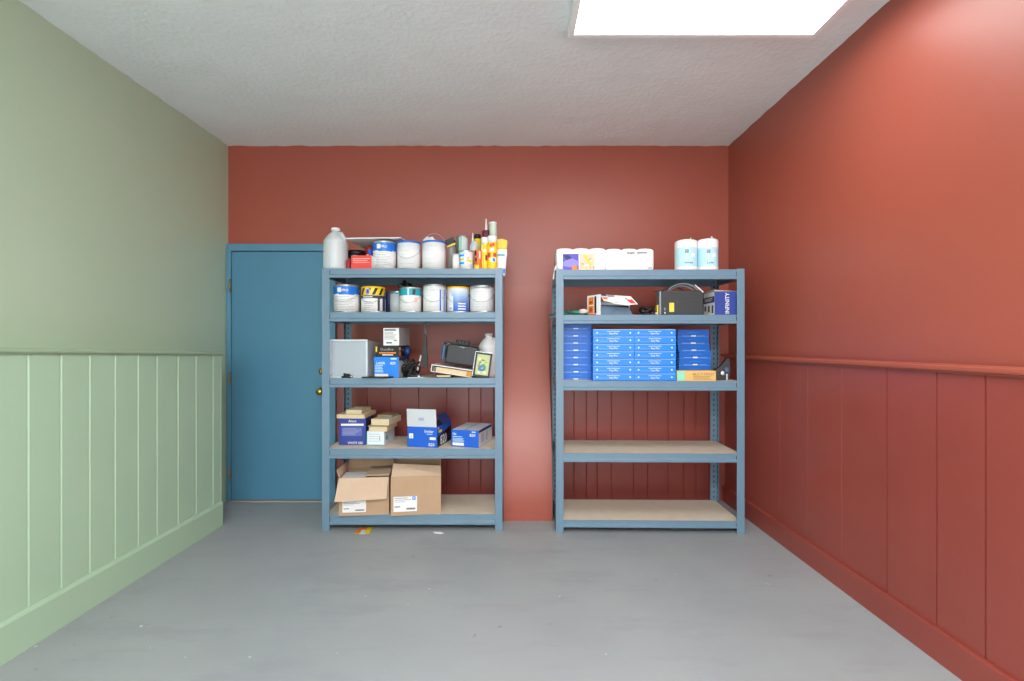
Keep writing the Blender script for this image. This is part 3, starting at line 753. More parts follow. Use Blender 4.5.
b.quadx(.004, .045, h*.08, h*.5, w/2+.001, ORANGE); b.quadx(.004, .04, h*.58, h*.85, w/2+.001, PAPG); b.quadx(.07, .12, h*.5, h*.7, w/2+.001, mat('brown_print', '#7A4A24', .6)); b.obj('carton', t)
b = MB(); b.lathe([(.033, 0), (.033, .03), (.026, .036), (.001, .036)], mat('blue_spool', '#1E3E78', .4), 20, Matrix.Translation((w/2+.002, .15, h*.47)) @ Matrix.Rotation(R(90), 4, 'Y')); b.obj('round_cap', t)
zB = zA+h+.0005
t, b, w, h = carton('label_box', 'white box with grey printed text on top of the black and orange box', 'box', 383, 399.3, zB, PZ(328, Yk+.02), Yk+.012, .24, PAPER, R(-6), group='stacked cartons beside the frosted bin', side=mat('grey_card', '#AFAFAE', .7))
b.quadz(-w*.42, w*.3, h*.85, h*.92, -.001, INKD); plines(b, -w*.42, w*.4, h*.36, h*.74, 6, -.001, INK, h*.025, 4); b.quadz(-w*.3, w*.05, h*.12, h*.19, -.001, INKD); b.quadz(w*.18, w*.36, h*.25, h*.33, -.001, INK); b.obj('carton', t)
# flat black device on the front edge
b = MB(); b.prism([(PX(362, 3.39), 3.372), (PX(385, 3.39), 3.365), (PX(394, 3.41), 3.41), (PX(370, 3.42), 3.42)], Z3+.0006, Z3+.011, BLACK, 'z')
bmesh.ops.bevel(b.bm, geom=b.bm.edges[:], offset=.002, segments=2, affect='EDGES')
o = b.obj('tablet'); tag(o, 'thin black flat slab lying on edge of third shelf', 'tablet')
cable_heap('power_cable', 'tangled black cable bundle beside the bright blue carton', PX(411.5, 3.46), 3.455, Z3, .072, .045, .15, 14, .006, BLACK, 9)
b = MB(); b.tube([(PX(414, 3.47), 3.47, Z3+.045), (PX(417.5, 3.47), 3.475, PZ(370, 3.47)), (PX(420.5, 3.48), 3.5, PZ(355.5, 3.48))], [.007, .007, .006], WHITE, 8)
o = b.obj('cable_stick'); tag(o, 'thin white stick leaning out of the black cable bundle', 'stick')
b = MB(); b.box(PX(408, 3.42), PX(424, 3.42), 3.395, 3.45, Z3+.0005, Z3+.004, PAPER); o = b.obj('paper_sheet'); tag(o, 'white paper sheet beneath the black cable bundle', 'paper')
# black strap hanging from the shelf above
t = thing('hanging_strap', 'black tool hanging on grey cord from shelf above', 'strap', (PX(425, 3.5), 3.5, PZ(368, 3.5)))
z1 = LS[1]-.02-PZ(368, 3.5)
b = MB(); b.tube([(.0, 0, .18), (.003, 0, .25), (.0, 0, z1)], [.011, .009, .009], GREYW, 6); b.obj('cord', t)
b = MB(); b.prism([(-.026, .06), (-.012, .0), (.016, .0), (.018, .06), (.010, .22), (.0, .24), (-.008, .2)], -.012, .012, mat('dark_rubber', '#101316', .5), 'y'); b.obj('blade', t)
# binder, second book, black device, frame
def tilted(name, label, cat, pxa, Yf, z, ang, group=None):
    t = thing(name, label, cat, (PX(pxa, Yf), Yf, z), 0, group); t.rotation_euler = (0, R(ang), 0); return t
b_ang = 8
t = thing('thin_book', 'thin dark book lying under the cream binder on third shelf', 'book', (PX(443.5, 3.42), 3.42, Z3))
b = MB(); b.box(-.055, .055, .0, .2, .0, .005, BLACK); b.box(-.055, .055, .0, .2, .019, .024, BLACK); b.box(-.055, -.05, 0, .2, 0, .024, BLACK); b.obj('cover', t)
b = MB(); b.box(-.049, .05, .004, .195, .0055, .0185, PAGES); b.obj('page_block', t)
t = thing('binder', 'cream binder of yellowed pages tilted down to the right', 'book', (PX(430.5, 3.42), 3.42, PZ(371.5, 3.42))); t.rotation_euler = (0, R(8.5), 0)
L_ = .297
b = MB(); b.box(0, L_, 0, .22, 0, .004, PAPER, .001); b.box(0, L_, 0, .22, .046, .052, PAPER, .001); b.box(0, .006, 0, .22, .004, .046, PAPER, .001); b.obj('cover', t)
b = MB(); b.box(.035, L_-.045, .008, .21, .0045, .038, PAGES); b.box(.012, .034, .01, .2, .0045, .038, mat('binder_rings', '#5E5A52', .4), .002); b.obj('page_block', t)
b = MB(); b.box(L_-.044, L_-.006, .004, .21, .005, .04, mat('amber_tab', '#C48A2C', .5), .002); b.obj('tab_divider', t)
t = thing('slide_projector', 'black rounded device with bluish end lying on the cream binder', 'device', (PX(439.5, 3.455), 3.455, PZ(363.2, 3.455))); t.rotation_euler = (0, R(8.5), 0)
b = MB(); b.box(.032, .262, 0, .12, .006, .148, mat('projector_black', '#0E1012', .4), .014); b.text('-', .004, .15, .132, -.001, GREYW); b.quadz(.125, .165, .136, .140, -.0006, GREYW); b.obj('case', t)
b = MB(); b.box(.0, .03, .004, .115, .02, .136, mat('blue_steel', '#2F4B68', .3, metal=.5), .01); b.tube([(.034, -.003, .015), (.031, -.005, .14), (.05, -.004, .149)], .003, TIN, 6); b.obj('end_panel', t)
b = MB(); b.box(.088, .185, .03, .1, .148, .185, BLACK, .008); b.box(.0, .25, .06, .118, .140, .158, BLACK, .006)
for k in range(4): b.box(.1+k*.02, .112+k*.02, .02, .05, .150, .182, BLACK, .003)
b.box(.2, .255, .03, .11, .150, .162, BLACK, .004); b.obj('handle', t)
t = thing('picture_frame', 'black picture frame with butterfly picture leaning at shelf front', 'picture frame', (PX(480.8, 3.40), 3.400, Z3+.0088)); t.rotation_euler = (R(-9), R(7), R(-4))
w, h = .118, .172
b = MB()
for q in ((-w/2, w/2, 0, .012), (-w/2, w/2, h-.012, h), (-w/2, -w/2+.012, .012, h-.012), (w/2-.012, w/2, .012, h-.012)): b.box(q[0], q[1], 0, .012, q[2], q[3], BLACK, .002)
b.box(-w/2-.004, -w/2, 0, .014, 0, h, TIN, .001); b.box(-w/2, w/2, 0, .014, h, h+.004, TIN, .001); b.box(-w/2+.01, w/2-.01, .008, .014, .01, h-.01, BLACK); b.obj('frame', t)
b = MB(); b.box(-w/2+.013, w/2-.013, .006, .0078, .013, h-.013, mat('pale_yellow_print', '#B4BC84', .4))
rnd = random.Random(4)
cols = [mat('pic_a', '#3F74A0', .5), mat('pic_b', '#5E8C3A', .5), mat('pic_c', '#2F8F8A', .5), mat('pic_d', '#B05A3A', .5), mat('pic_e', '#D3D9B0', .5), mat('pic_f', '#8FB04A', .5)]
def blob(cx, cz, rx, rz_, a, m, y):
    b.face([(cx+rx*math.cos(k*math.pi/5)*math.cos(a)-rz_*math.sin(k*math.pi/5)*math.sin(a), y, cz+rx*math.cos(k*math.pi/5)*math.sin(a)+rz_*math.sin(k*math.pi/5)*math.cos(a)) for k in range(10)], m)
yy = .0056
for (cx, cz, rx, rz_, a, k) in ((-.012, .07, .022, .011, .7, 0), (.012, .075, .022, .011, -.6, 2), (-.014, .05, .016, .01, -.4, 0), (.008, .052, .017, .01, .5, 0), (-.02, .10, .012, .007, .9, 1), (.022, .105, .01, .007, .3, 5), (.0, .118, .014, .006, 0, 1), (.01, .09, .006, .005, 0, 3), (-.026, .08, .006, .01, 0, 3), (-.02, .03, .012, .008, .2, 4), (.02, .032, .013, .008, -.3, 4), (-.028, .125, .01, .01, 0, 4), (.026, .065, .005, .014, .1, 5)):
    yy -= .00005; blob(cx, cz, rx, rz_, a, cols[k], yy)
b.obj('picture', t)
b = MB(); b.prism([(.014, .012), (.06, .0115), (.014, h*.7)], -.012, .012, BLACK, 'x'); b.obj('easel_leg', t)

# --- fourth shelf, left unit
Z4 = LS[3]
Yk = F*(EYE-Z4)/(445-CY)
t, b, w, h = carton('shoe_box', 'dark blue box with white print under two cream slabs', 'box', 339, 365.8, Z4, PZ(418.3, Yk), Yk, .22, NAVY, R(1), side=DNAVY, top=DNAVY)
b.text('Anco', h*.10, .0, h*.90, -.001, PAPER); b.quadz(-w*.42, w*.42, h*.72, h*.80, -.001, PAPER)
b.quadz(-w*.40, w*.36, h*.34, h*.66, -.0008, mat('pale_navy', '#5C68A8', .6)); plines(b, -w*.36, w*.33, h*.37, h*.6, 6, -.0012, mat('lilac_ink', '#8E97C8', .6), h*.02)
b.text('WHITE 250', h*.09, .02, h*.08, -.001, PAPER, wmax=w*.55); b.obj('carton', t)
zA = Z4+h+.0005
Yq = Yk-.012
x0, x1 = PX(336.5, Yq), PX(365, Yq)
b = MB(); b.box(0, x1-x0, 0, .25, 0, .030, CREAM, .003); o = b.obj('wood_slab'); o.location = (x0, Yq, zA); o.rotation_euler = (0, 0, R(-3)); tag(o, 'wide cream slab lying on the dark blue box', 'slab')
zA2 = zA+.0305
b = MB(); b.box(0, PX(361, Yq)-PX(345, Yq), 0, .19, 0, .03, CREAM, .003); b.box(.03, .09, .06, .13, .03, .0305, PAPER); b.box(.028, .032, .0, .19, .0298, .0304, CREAMD)
o = b.obj('wood_slab'); o.location = (PX(345, Yq), Yq+.02, zA2); o.rotation_euler = (0, 0, R(-4)); tag(o, 'smaller cream slab on top of the wide slab', 'slab')
Yk2 = F*(EYE-Z4)/(445.5-CY)
t, b, w, h = carton('white_box', 'white box with teal edges under a tan box', 'box', 366.6, 384.5, Z4, PZ(431.5, Yk2), Yk2, .24, mat('pale_blue_card', '#DCE8EE', .6), R(-4), side=PAPG)
b.quadz(-w/2, w/2, .001, h*.06, -.0008, TEAL); b.quadz(-w/2, -w/2+.006, 0, h, -.0009, mat('aqua_edge', '#9ED7E0', .5)); plines(b, -w*.38, w*.3, h*.3, h*.8, 4, -.001, INK, h*.025); b.quadz(w*.22, w*.26, h*.35, h*.7, -.001, INK)
b.obj('carton', t)
b = MB(); b.lathe([(.020, 0), (.020, .001), (.001, .001)], TEAL, 16, Matrix.Translation((w/2+.0008, .055, h*.5)) @ Matrix.Rotation(R(90), 4, 'Y')); b.obj('round_label', t)
zA = Z4+h+.0005
x0, x1 = PX(369, Yk2), PX(387.5, Yk2)
t = thing('tan_box', 'tan lidded box on top of the white teal-edged box', 'box', ((x0+x1)/2, Yk2-.006, zA), R(-4))
b = MB(); w = x1-x0; b.box(-w/2, w/2, 0, .24, 0, .034, CREAM, .002); b.obj('carton', t)
b = MB(); b.box(-w/2-.008, w/2+.004, -.006, .246, .035, .042, CREAMD, .001); b.obj('lid', t)
b = MB(); b.box(-.068, .068, 0, .235, 0, .045, CREAM, .003); b.box(.0, .06, .01, .22, .045, .0458, PAPG); o = b.obj('wood_slab'); o.location = (PX(379.8, Yk2), Yk2+.002, zA+.043); o.rotation_euler = (0, 0, R(-9)); tag(o, 'cream block with grey top on the tan box', 'slab')
b = MB(); b.box(-.06, .06, 0, .13, 0, .012, CREAMD, .002); o = b.obj('wood_slab'); o.location = (PX(384.5, Yk2+.1), Yk2+.11, zA+.0895); o.rotation_euler = (0, 0, R(-9)); tag(o, 'thin dull slab at back of the grey-topped block', 'slab')
# blue carton with raised white flap
Yk = F*(EYE-Z4)/(447.3-CY)
t, b, w, h = carton('toner_box', 'open royal blue carton with raised white flap and 820 on side', 'box', 406.3, 437.8, Z4, PZ(426.8, Yk), Yk, .31, BLUEB, R(-12), side=BLUEB, top=DNAVY)
b.text('brother', h*.14, w*.24, h*.79, -.001, PAPER, wmax=w*.3); b.quadz(w*.15, w*.35, h*.64, h*.67, -.001, SKYB)
b.quadz(w*.26, w*.46, h*.38, h*.51, -.001, PAPER); b.text('820', h*.15, w*.32, h*.15, -.001, PAPER)
b.quadz(-w*.44, -w*.30, h*.42, h*.66, -.001, PAPER); b.quadz(-w*.42, -w*.32, h*.50, h*.52, -.0014, INK); b.quadz(-w*.37, -w*.36, h*.44, h*.64, -.0014, INK)
b.face([(w/2+.001, .005, .004), (w/2+.001, .295, .004), (w/2+.001, .295, h*.80), (w/2+.001, .005, h*.50)], BLACK)
b.text('820', h*.46, .13, h*.29, w/2+.0016, PAPER, face='right'); b.quadx(.03, .10, h*.68, h*.82, w/2+.0016, YELT); b.quadx(.01, .04, h*.88, h*.97, w/2+.0016, SKYB)
b.obj('carton', t)
b = MB(); hf = PZ(409, Yk)-PZ(426.8, Yk)
b.prism([(-.001, h), (.003, h), (-.008, h+hf), (-.012, h+hf)], -w*.5, w*.485, PAPG, 'x'); b.quadz(-w*.1, w*.08, h+hf*.36, h+hf*.52, -.0095, mat('lilac_print', '#9FA9D0', .6)); b.obj('flap', t)
b = MB(); b.prism([(w/2, h), (w/2+.002, h), (w*.3, h+.065), (w*.3-.002, h+.065)], .12, .30, mat('dark_blue_flap', '#24407E', .45), 'y'); b.prism([(-w*.5, h+.003), (w*.3, h+.063), (w*.3, h+.066), (-w*.5, h+.006)], .13, .3, mat('dark_blue_flap', '#24407E', .45), 'y'); b.obj('flap', t)
# blue and white toner carton
Yk = F*(EYE-Z4)/(447.2-CY)
t, b, w, h = carton('toner_box', 'blue and white carton with pale top at right of open blue carton', 'box', 450.6, 479.3, Z4, PZ(430.2, Yk), Yk, .32, BLUEB, R(-15), side=PAPG, top=PAPG)
b.text('TN', h*.13, -w*.40, h*.75, -.001, PAPER); b.quadz(-w*.46, -w*.1, h*.58, h*.62, -.001, SKYB); plines(b, -w*.46, w*.0, h*.30, h*.48, 4, -.001, SKYB, h*.03); b.quadz(-w*.46, -w*.04, h*.08, h*.25, -.001, PAPER)
b.quadz(w*.25, w*.40, h*.88, h*.94, -.001, SKYB); b.text('820', h*.17, w*.28, h*.72, -.001, PAPER)
b.quadx(.004, .305, h*.84, h*.99, w/2+.001, DNAVY); b.quadx(.05, .12, h*.2, h*.75, w/2+.001, mat('grey_panel', '#AEB4BA', .7)); b.quadx(.16, .21, h*.2, h*.75, w/2+.001, mat('grey_panel', '#AEB4BA', .7))
b.face([(-w*.06, .003, h+.001), (w*.04, .003, h+.001), (w*.04, .3, h+.001), (-w*.06, .3, h+.001)], mat('grey_panel', '#AEB4BA', .7)); b.obj('carton', t)

# --- bottom shelf cardboard boxes
Z5 = LS[4]
def label_sheet(b, x0, x1, z0, z1, y, plus):
    b.quadz(x0, x1, z0, z1, y, PAPER); w, h = x1-x0, z1-z0
    b.quadz(x0+w*.05, x0+w*.6, z0+h*.88, z0+h*.93, y-.0005, INK); b.quadz(x0+w*.05, x0+w*.75, z0+h*.76, z0+h*.80, y-.0005, INK); b.quadz(x0+w*.05, x0+w*.5, z0+h*.64, z0+h*.67, y-.0005, INK)
    b.quadz(x0+w*.05, x0+w*.28, z0+h*.3, z0+h*.36, y-.0005, INKD); b.quadz(x0+w*.55, x0+w*.93, z0+h*.12, z0+h*.24, y-.0005, INK)
    for k in range(7): b.quadz(x0+w*(.56+k*.05), x0+w*(.58+k*.05), z0+h*.12, z0+h*.24, y-.0009, INKD)
    if plus:
        cx, cz, s = x1-w*.13, z1-h*.12, w*.07
        b.quadz(cx-s, cx+s, cz-s*1.2, cz+s, y-.0005, BLUEC); b.quadz(cx-s*.6, cx+s*.6, cz-s*.2, cz+s*.15, y-.0009, PAPER); b.quadz(cx-s*.17, cx+s*.17, cz-s*.7, cz+s*.6, y-.0009, PAPER)
def open_carton(label, px0, px1, ytop, Yf, depth, rot, lab, plus, front_flap, z=Z5):
    x0, x1 = PX(px0, Yf), PX(px1, Yf); w = x1-x0; h = PZ(ytop, Yf)-z
    t = thing('cardboard_box', label, 'box', ((x0+x1)/2, Yf, z), rot, 'cardboard boxes on the bottom shelf')
    th = .004; b = MB()
    b.box(-w/2, w/2, 0, th, 0, h, KRAFT); b.box(-w/2, w/2, depth-th, depth, 0, h, KRAFT); b.box(-w/2, -w/2+th, th, depth-th, 0, h, KRAFT); b.box(w/2-th, w/2, th, depth-th, 0, h, KRAFT); b.box(-w/2+th, w/2-th, th, depth-th, 0, th, KRAFT)
    b.obj('carton', t)
    b = MB(); label_sheet(b, *[PX(lab[0], Yf)-(x0+x1)/2, PX(lab[1], Yf)-(x0+x1)/2], PZ(lab[3], Yf)-z, PZ(lab[2], Yf)-z, -.0007, plus); b.obj('label', t)
    return t, w, h
Yo = 3.37
t, w, h = open_carton('low open cardboard box with front flap hanging down, bottom shelf', 339.6, 388.5, 477.5, Yo+.004, .27, R(6), (343, 366, 500.5, 512), False, True)
b = MB(); fl = .145
b.hexa([(-w/2, -.002, h), (w/2-.004, -.002, h), (w/2-.004, .002, h), (-w/2, .002, h), (-w/2-.016, -.062, h-fl), (w/2-.012, -.045, h-fl+.006), (w/2-.012, -.041, h-fl+.006), (-w/2-.016, -.058, h-fl)], KRAFTL); b.obj('flap', t)
b = MB(); b.hexa([(-w/2, .262, h), (w/2, .262, h), (w/2, .27, h), (-w/2, .27, h), (-w/2+.01, .30, h+.075), (w/2, .30, h+.075), (w/2, .304, h+.075), (-w/2+.01, .304, h+.075)], KRAFT); b.obj('flap', t)
b = MB(); b.hexa([(-w/2, .01, h), (-w/2+.004, .01, h), (-w/2+.004, .29, h), (-w/2, .29, h), (-w/2-.02, .02, h-.0+.05), (-w/2-.016, .02, h+.05), (-w/2+.0, .29, h+.06), (-w/2-.004, .29, h+.06)], KRAFTL); b.obj('flap', t)
b = MB(); b.hexa([(w*.0, .02, h+.004), (w/2, .02, h+.004), (w/2, .26, h+.004), (w*.0, .26, h+.004), (w*.0, .02, h+.0075), (w/2, .02, h+.012), (w/2, .26, h+.016), (w*.0, .26, h+.0115)], KRAFTL); b.obj('flap', t)
b = MB(); b.box(-w/2+.005, 0, .02, .2, h-.02, h-.012, PAPER); b.obj('packing_paper', t)
t, w, h = open_carton('tall cardboard box with shipping label and standing flaps, bottom shelf', 391.3, 440.7, 476.5, Yo+.012, .24, R(8), (394, 417, 496, 511), True, False)
b = MB(); zt = .108
b.hexa([(-w/2+.002, .004, h), (w/2, .004, h), (w/2, .008, h), (-w/2+.002, .008, h), (-w/2+.008, .10, h+.07), (w/2-.004, .10, h+.045), (w/2-.004, .104, h+.045), (-w/2+.008, .104, h+.07)], KRAFTL); b.obj('flap', t)
b = MB(); b.hexa([(-w/2, .232, h), (w/2, .232, h), (w/2, .236, h), (-w/2, .236, h), (-w/2+.005, .22, h+.115), (w/2-.002, .22, h+.115), (w/2-.002, .224, h+.115), (-w/2+.005, .224, h+.115)], KRAFT); b.obj('flap', t)
for sx in (-1, 1):
    b = MB(); b.hexa([(sx*w/2, .11, h), (sx*(w/2-.004), .11, h), (sx*(w/2-.004), .22, h), (sx*w/2, .22, h), (sx*(w/2-.004), .12, h+.09), (sx*(w/2-.008), .12, h+.09), (sx*(w/2-.008), .21, h+.10), (sx*(w/2-.004), .21, h+.10)], KRAFT); b.obj('flap', t)

# floor litter
def flo(px, py): Y = F*EYE/(py-CY); return (PX(px, Y), Y)
b = MB(); z0, z1 = .0, .002
P_ = [flo(*q) for q in ((354, 533.5), (361, 527.5), (369, 527), (366, 530), (362, 530), (359.5, 533.5))]; b.prism(P_, z0, z1, ORANGE, 'z')
P_ = [flo(*q) for q in ((364.5, 533.8), (368, 527.3), (373, 526.8), (369.5, 533.6))]; b.prism(P_, z0, z1+.0003, YEL, 'z')
P_ = [flo(*q) for q in ((359, 534.2), (361.5, 530), (367, 530), (365, 534.2))]; b.prism(P_, z0, z1-.0006, PAPG, 'z')
o = b.obj('sticker_scrap'); tag(o, 'torn orange and yellow sticker on the floor before the shelves', 'sticker')
b = MB(); b.prism([flo(*q) for q in ((433, 532), (440, 532), (444, 533.2), (441, 534), (435, 533.6))], z0, z1, PAPER, 'z'); o = b.obj('paper_scrap'); tag(o, 'small white paper scrap on the floor before the shelves', 'paper')

# ------------------------------------------------------------------ right unit contents
Rz1, Rz2, Rz3 = RS[0], RS[1], RS[2]
def RP(px, off):
    """point on the right unit at depth OFF behind its front line, seen at pixel column px"""
    Y = 3.34
    for _ in range(6): Y = RYf(PX(px, Y))+off
    return PX(px, Y), Y
# paper roll packs
def roll_pack(label, pxa, pxb, ytop, off, n, design):
    xa, Ya = RP(pxa, off); xb, Yb_ = RP(pxb, off); w = xb-xa; Ym = (Ya+Yb_)/2; h = PZ(ytop, Ym)-Rz1
    t = thing('paper_roll_pack', label, 'paper rolls', ((xa+xb)/2, Ym, Rz1), RZ, 'wrapped packs of paper rolls on the right unit')
    D = .26; b = MB(); b2 = bmesh.new(); ix = n*8
    g = []
    for k in range(ix+1):
        u = k/ix; x = -w/2+w*u; bulge = abs(math.sin(u*n*math.pi))**.5
        row = []
        for j in range(9):
            a = math.pi*2*j/9
        top = h*(.95+.05*bulge); fr = .012*(1-bulge)
        row = [b2.verts.new((x, fr+.012, .0)), b2.verts.new((x, fr, .015)), b2.verts.new((x, fr, top-.02)), b2.verts.new((x, fr+.006, top-.006)), b2.verts.new((x, fr+.025, top)), b2.verts.new((x, D-.02, top)), b2.verts.new((x, D, top-.02)), b2.verts.new((x, D, .0))]
        g.append(row)
    for k in range(ix):
        for j in range(7): b2.faces.new([g[k][j], g[k+1][j], g[k+1][j+1], g[k][j+1]])
    b2.faces.new(g[0][::-1]); b2.faces.new(g[-1]); bmesh.ops.recalc_face_normals(b2, faces=b2.faces[:])
    b._merge(b2, mat('poly_wrap', '#F1F2F3', .3), smooth=True); b.obj('wrapped_rolls', t)
    b = MB(); design(b, w, h); b.obj('printed_wrap', t); return t, w, h
def d_pack1(b, w, h):
    y = -.0015
    x = lambda p: -w/2+w*(p-556.5)/(606-556.5); z = lambda q: h*(270-q)/(270-247)
    b.quadz(x(562.5), x(578.5), .002, z(253.5), y, PURPLE)
    b.face([(x(563), y-.0005, z(262)), (x(570), y-.0005, z(257)), (x(578), y-.0005, z(261)), (x(578), y-.0005, z(265)), (x(570), y-.0005, z(267)), (x(563), y-.0005, z(266))], mat('violet_print', '#8E86E0', .5))
    b.face([(x(563), y-.0006, z(255)), (x(568), y-.0006, z(254.5)), (x(572), y-.0006, z(258)), (x(566), y-.0006, z(260))], DNAVY); b.quadz(x(571.5), x(577), .002, z(265.5), y-.0008, ORANGE)
    b.quadz(x(579.5), x(594.5), .002, z(253.5), y, PEACH)
    rnd = random.Random(3)
    for k in range(26):
        px, py = rnd.uniform(580, 593.5), rnd.uniform(254.5, 268); s = rnd.uniform(.6, 1.5)
        b.quadz(x(px), x(px+s), z(py+s), z(py), y-.0006-.00002*k, [ORANGE, WHITE, PINK, YELT, REDL][k % 5] if k % 3 else WHITE)
    b.face([(x(583), y-.0014, z(256)), (x(585), y-.0014, z(254.5)), (x(592), y-.0014, z(265)), (x(590), y-.0014, z(266))], YELT)
def d_pack2(b, w, h):
    y = -.0015; x = lambda p: -w/2+w*(p-606)/(654-606); z = lambda q: h*(270-q)/(270-248)
    b.text('Livi', h*.15, x(630.5), z(252.9), y, BLACK, wmax=.07); b.quadz(x(637), x(647), z(253.6), z(251.8), y, INK); b.quadz(x(638), x(644), z(256), z(255), y, PAPG); b.quadz(x(629), x(631), z(258.5), z(257.5), y, PAPG); b.quadz(x(621), x(621.6), z(267), z(259), y, PAPG); b.quadz(x(648), x(652), z(268.6), z(267.6), y, INK); b.quadz(x(626), x(635), z(253.4), z(252.4), y+.0004, INK)
t, w, h = roll_pack('white roll pack with purple and peach pictures at shelf left end', 556.8, 606, 247.5, .02, 3, d_pack1)
b = MB(); b.prism([(-w/2+.003, h*.3), (-w/2-.008, h*.2), (-w/2-.024, -.055), (-w/2-.016, -.058), (-w/2-.013, .0), (-w/2-.008, .006), (-w/2+.003, .008)], .05, .17, mat('poly_wrap', '#F1F2F3', .3), 'y'); b.obj('wrap_tail', t)
roll_pack('plain white roll pack with small black print beside pictured pack', 606.3, 654, 248, .02, 3, d_pack2)
def towel_roll(label, px0, px1, ytop, ypeak, side):
    x, Y = RP((px0+px1)/2, .03); r = (px1-px0)/2*Y/F*1.02; Yc = Y+r; h = PZ(ytop, Yc)-Rz1
    t = thing('paper_towel_roll', label, 'paper towel', (PX((px0+px1)/2, Yc), Yc, Rz1), 0, 'two wrapped paper towel rolls')
    b = MB(); b.lathe([(r*.93, 0), (r, .012), (r, h*.90), (r*.96, h*.955), (r*.80, h*.985), (.001, h*.97)], mat('poly_wrap', '#F1F2F3', .3), 28); b.obj('roll', t)
    b = MB(); rl = r*1.005; z = lambda q: h*(269.5-q)/(269.5-ytop)
    b.wrap([(-1.5*r, z(266)), (1.5*r, z(266)), (1.5*r, z(248.5)), (-1.5*r, z(248.5))], rl, SKYB, 18)
    b.wrap([(-.45*r, z(254)), (-.1*r, z(254)), (-.1*r, z(250.5)), (-.45*r, z(250.5))], rl*1.003, INK, 4); b.wrap([(.0*r, z(258)), (.5*r, z(257)), (.5*r, z(254)), (.2*r, z(254))], rl*1.003, WHITE, 4)
    b.text('deluxe' if side < 0 else 'Luxe', h*.07, -.1*r, z(262.5), 0, INKD, cyl=rl*1.003, wmax=r*.9); b.wrap([(.9*r, z(266)), (1.15*r, z(266)), (1.15*r, z(250)), (.9*r, z(250))], rl*1.003, mat('pale_print', '#7FB2CC', .5), 4); b.obj('label', t)
    b = MB(); hp = PZ(ypeak, Yc)-Rz1
    b.lathe([(r*.86, h*.97), (r*.6, h*.995), (r*.18, h+(hp-h)*.4), (.002, hp)], mat('poly_wrap', '#F1F2F3', .3), 16, Matrix.Translation((r*.42, 0, 0)) @ Matrix.Diagonal((.55, .8, 1, 1))); b.obj('wrap_twist', t)
towel_roll('left paper towel roll of two with pale blue label', 675, 697, 240.5, 237.5, -1)
towel_roll('right paper towel roll of two, beside the room corner', 697.3, 717.6, 239.5, 236, 1)
# second shelf right
def rope_heap():
    x, Y = RP(575, .08); t = thing('cord_pile', 'tangled pile of green cord at left of second shelf', 'cord', (x, Y, Rz2))
    rnd = random.Random(11)
    for m, s0, name in ((ROPE, 1, 'cord'), (ROPED, 2, 'cord')):
        b = MB(); pts = []
        for k in range(90):
            a = k*.62+s0; q = .35+.65*rnd.random()
            pts.append((math.cos(a)*.10*q, math.sin(a*1.1)*.045*q, .004+.038*rnd.random()*(1-.5*q)))
        b.tube(pts, .0035, m, 5); b.obj(name, t)
    b = MB(); b2 = bmesh.new(); bmesh.ops.create_icosphere(b2, subdivisions=2, radius=1)
    for v in b2.verts: v.co = Vector((.055+v.co.x*.034, -.02+v.co.y*.03, .026+v.co.z*.02))
    b._merge(b2, mat('pale_pink_fluff', '#D9C6C2', .9), smooth=True); b.obj('bundle_wrap', t)
rope_heap()
b = MB(); x, Y = PX(552, 3.5), 3.5; rnd = random.Random(2)
for k in range(6):
    b.tube([(x+.06, Y+.01*k, Rz2+.012), (x+.02, Y+.012*k-.02, Rz2+.012+.004*k), (x+.012, Y-.02+.013*k, Rz2+rnd.uniform(-.01, .012)), (x-.015, Y-.01+.01*k, Rz2+rnd.uniform(-.015, .012))], .005, GREYW if k % 2 else ROPED, 5)
o = b.obj('cable_ends'); tag(o, 'grey cord ends poking out past the left post', 'cord')
# crushed carton with orange print
x, Y = RP(601, .02)
t = thing('crushed_box', 'crushed white carton with orange and black print, lid bent open', 'box', (x, Y, Rz2), R(0))
k_ = F/Y; X_ = lambda p: (p-601)/k_; Zq = lambda q: (315.3-q)/k_
b = MB()
b.hexa([(X_(589.5), .10, 0), (X_(600.5), 0, 0), (X_(600.5)+.003, .004, 0), (X_(589.5)+.003, .104, 0), (X_(589.5), .10, Zq(296.5)+.01), (X_(600.5), 0, Zq(294.5)), (X_(600.5)+.003, .004, Zq(294.5)), (X_(589.5)+.003, .104, Zq(296.5)+.01)], PAPER)
def lf(u, v): 
    a, c = Vector((X_(589.5), .10, 0)), Vector((X_(600.5), 0, 0)); p = a.lerp(c, u); top = Zq(296.5)+(Zq(294.5)-Zq(296.5))*u
    return (p.x-.001, p.y-.0012, top*v)
for u0, u1, v0, v1, m in ((.1, .5, .55, .95, ORANGE), (.1, .5, .1, .5, ORANGE), (.55, .7, .1, .95, BLACK), (.2, .4, .2, .4, INKD), (.2, .45, .62, .75, INKD), (.1, .7, .0, .08, REDL)): b.face([lf(u0, v0), lf(u1, v0), lf(u1, v1), lf(u0, v1)], m)
b.hexa([(X_(600.5), .15, 0), (X_(634), .12, 0), (X_(634), .124, 0), (X_(600.5), .154, 0), (X_(600.5), .15, Zq(300)), (X_(634), .12, Zq(304)), (X_(634), .124, Zq(304)), (X_(600.5), .154, Zq(300))], PAPG); b.obj('carton', t)
b = MB(); y0 = -.01
top = [(X_(601), y0+.06, Zq(293.8)), (X_(632), y0+.05, Zq(296.2)), (X_(637.5), y0, Zq(304.5)), (X_(626), y0-.006, Zq(305.8)), (X_(614), y0-.006, Zq(304.2)), (X_(603.5), y0, Zq(301))]
b.face(top[::-1], PAPER)
def tf(u, v):
    a = Vector(top[0]).lerp(Vector(top[1]), u); c = Vector(top[5]).lerp(Vector(top[2]), u); c.z -= .012*math.sin(math.pi*u)*1; p = a.lerp(c, v); return (p.x, p.y-.002, p.z+.001)
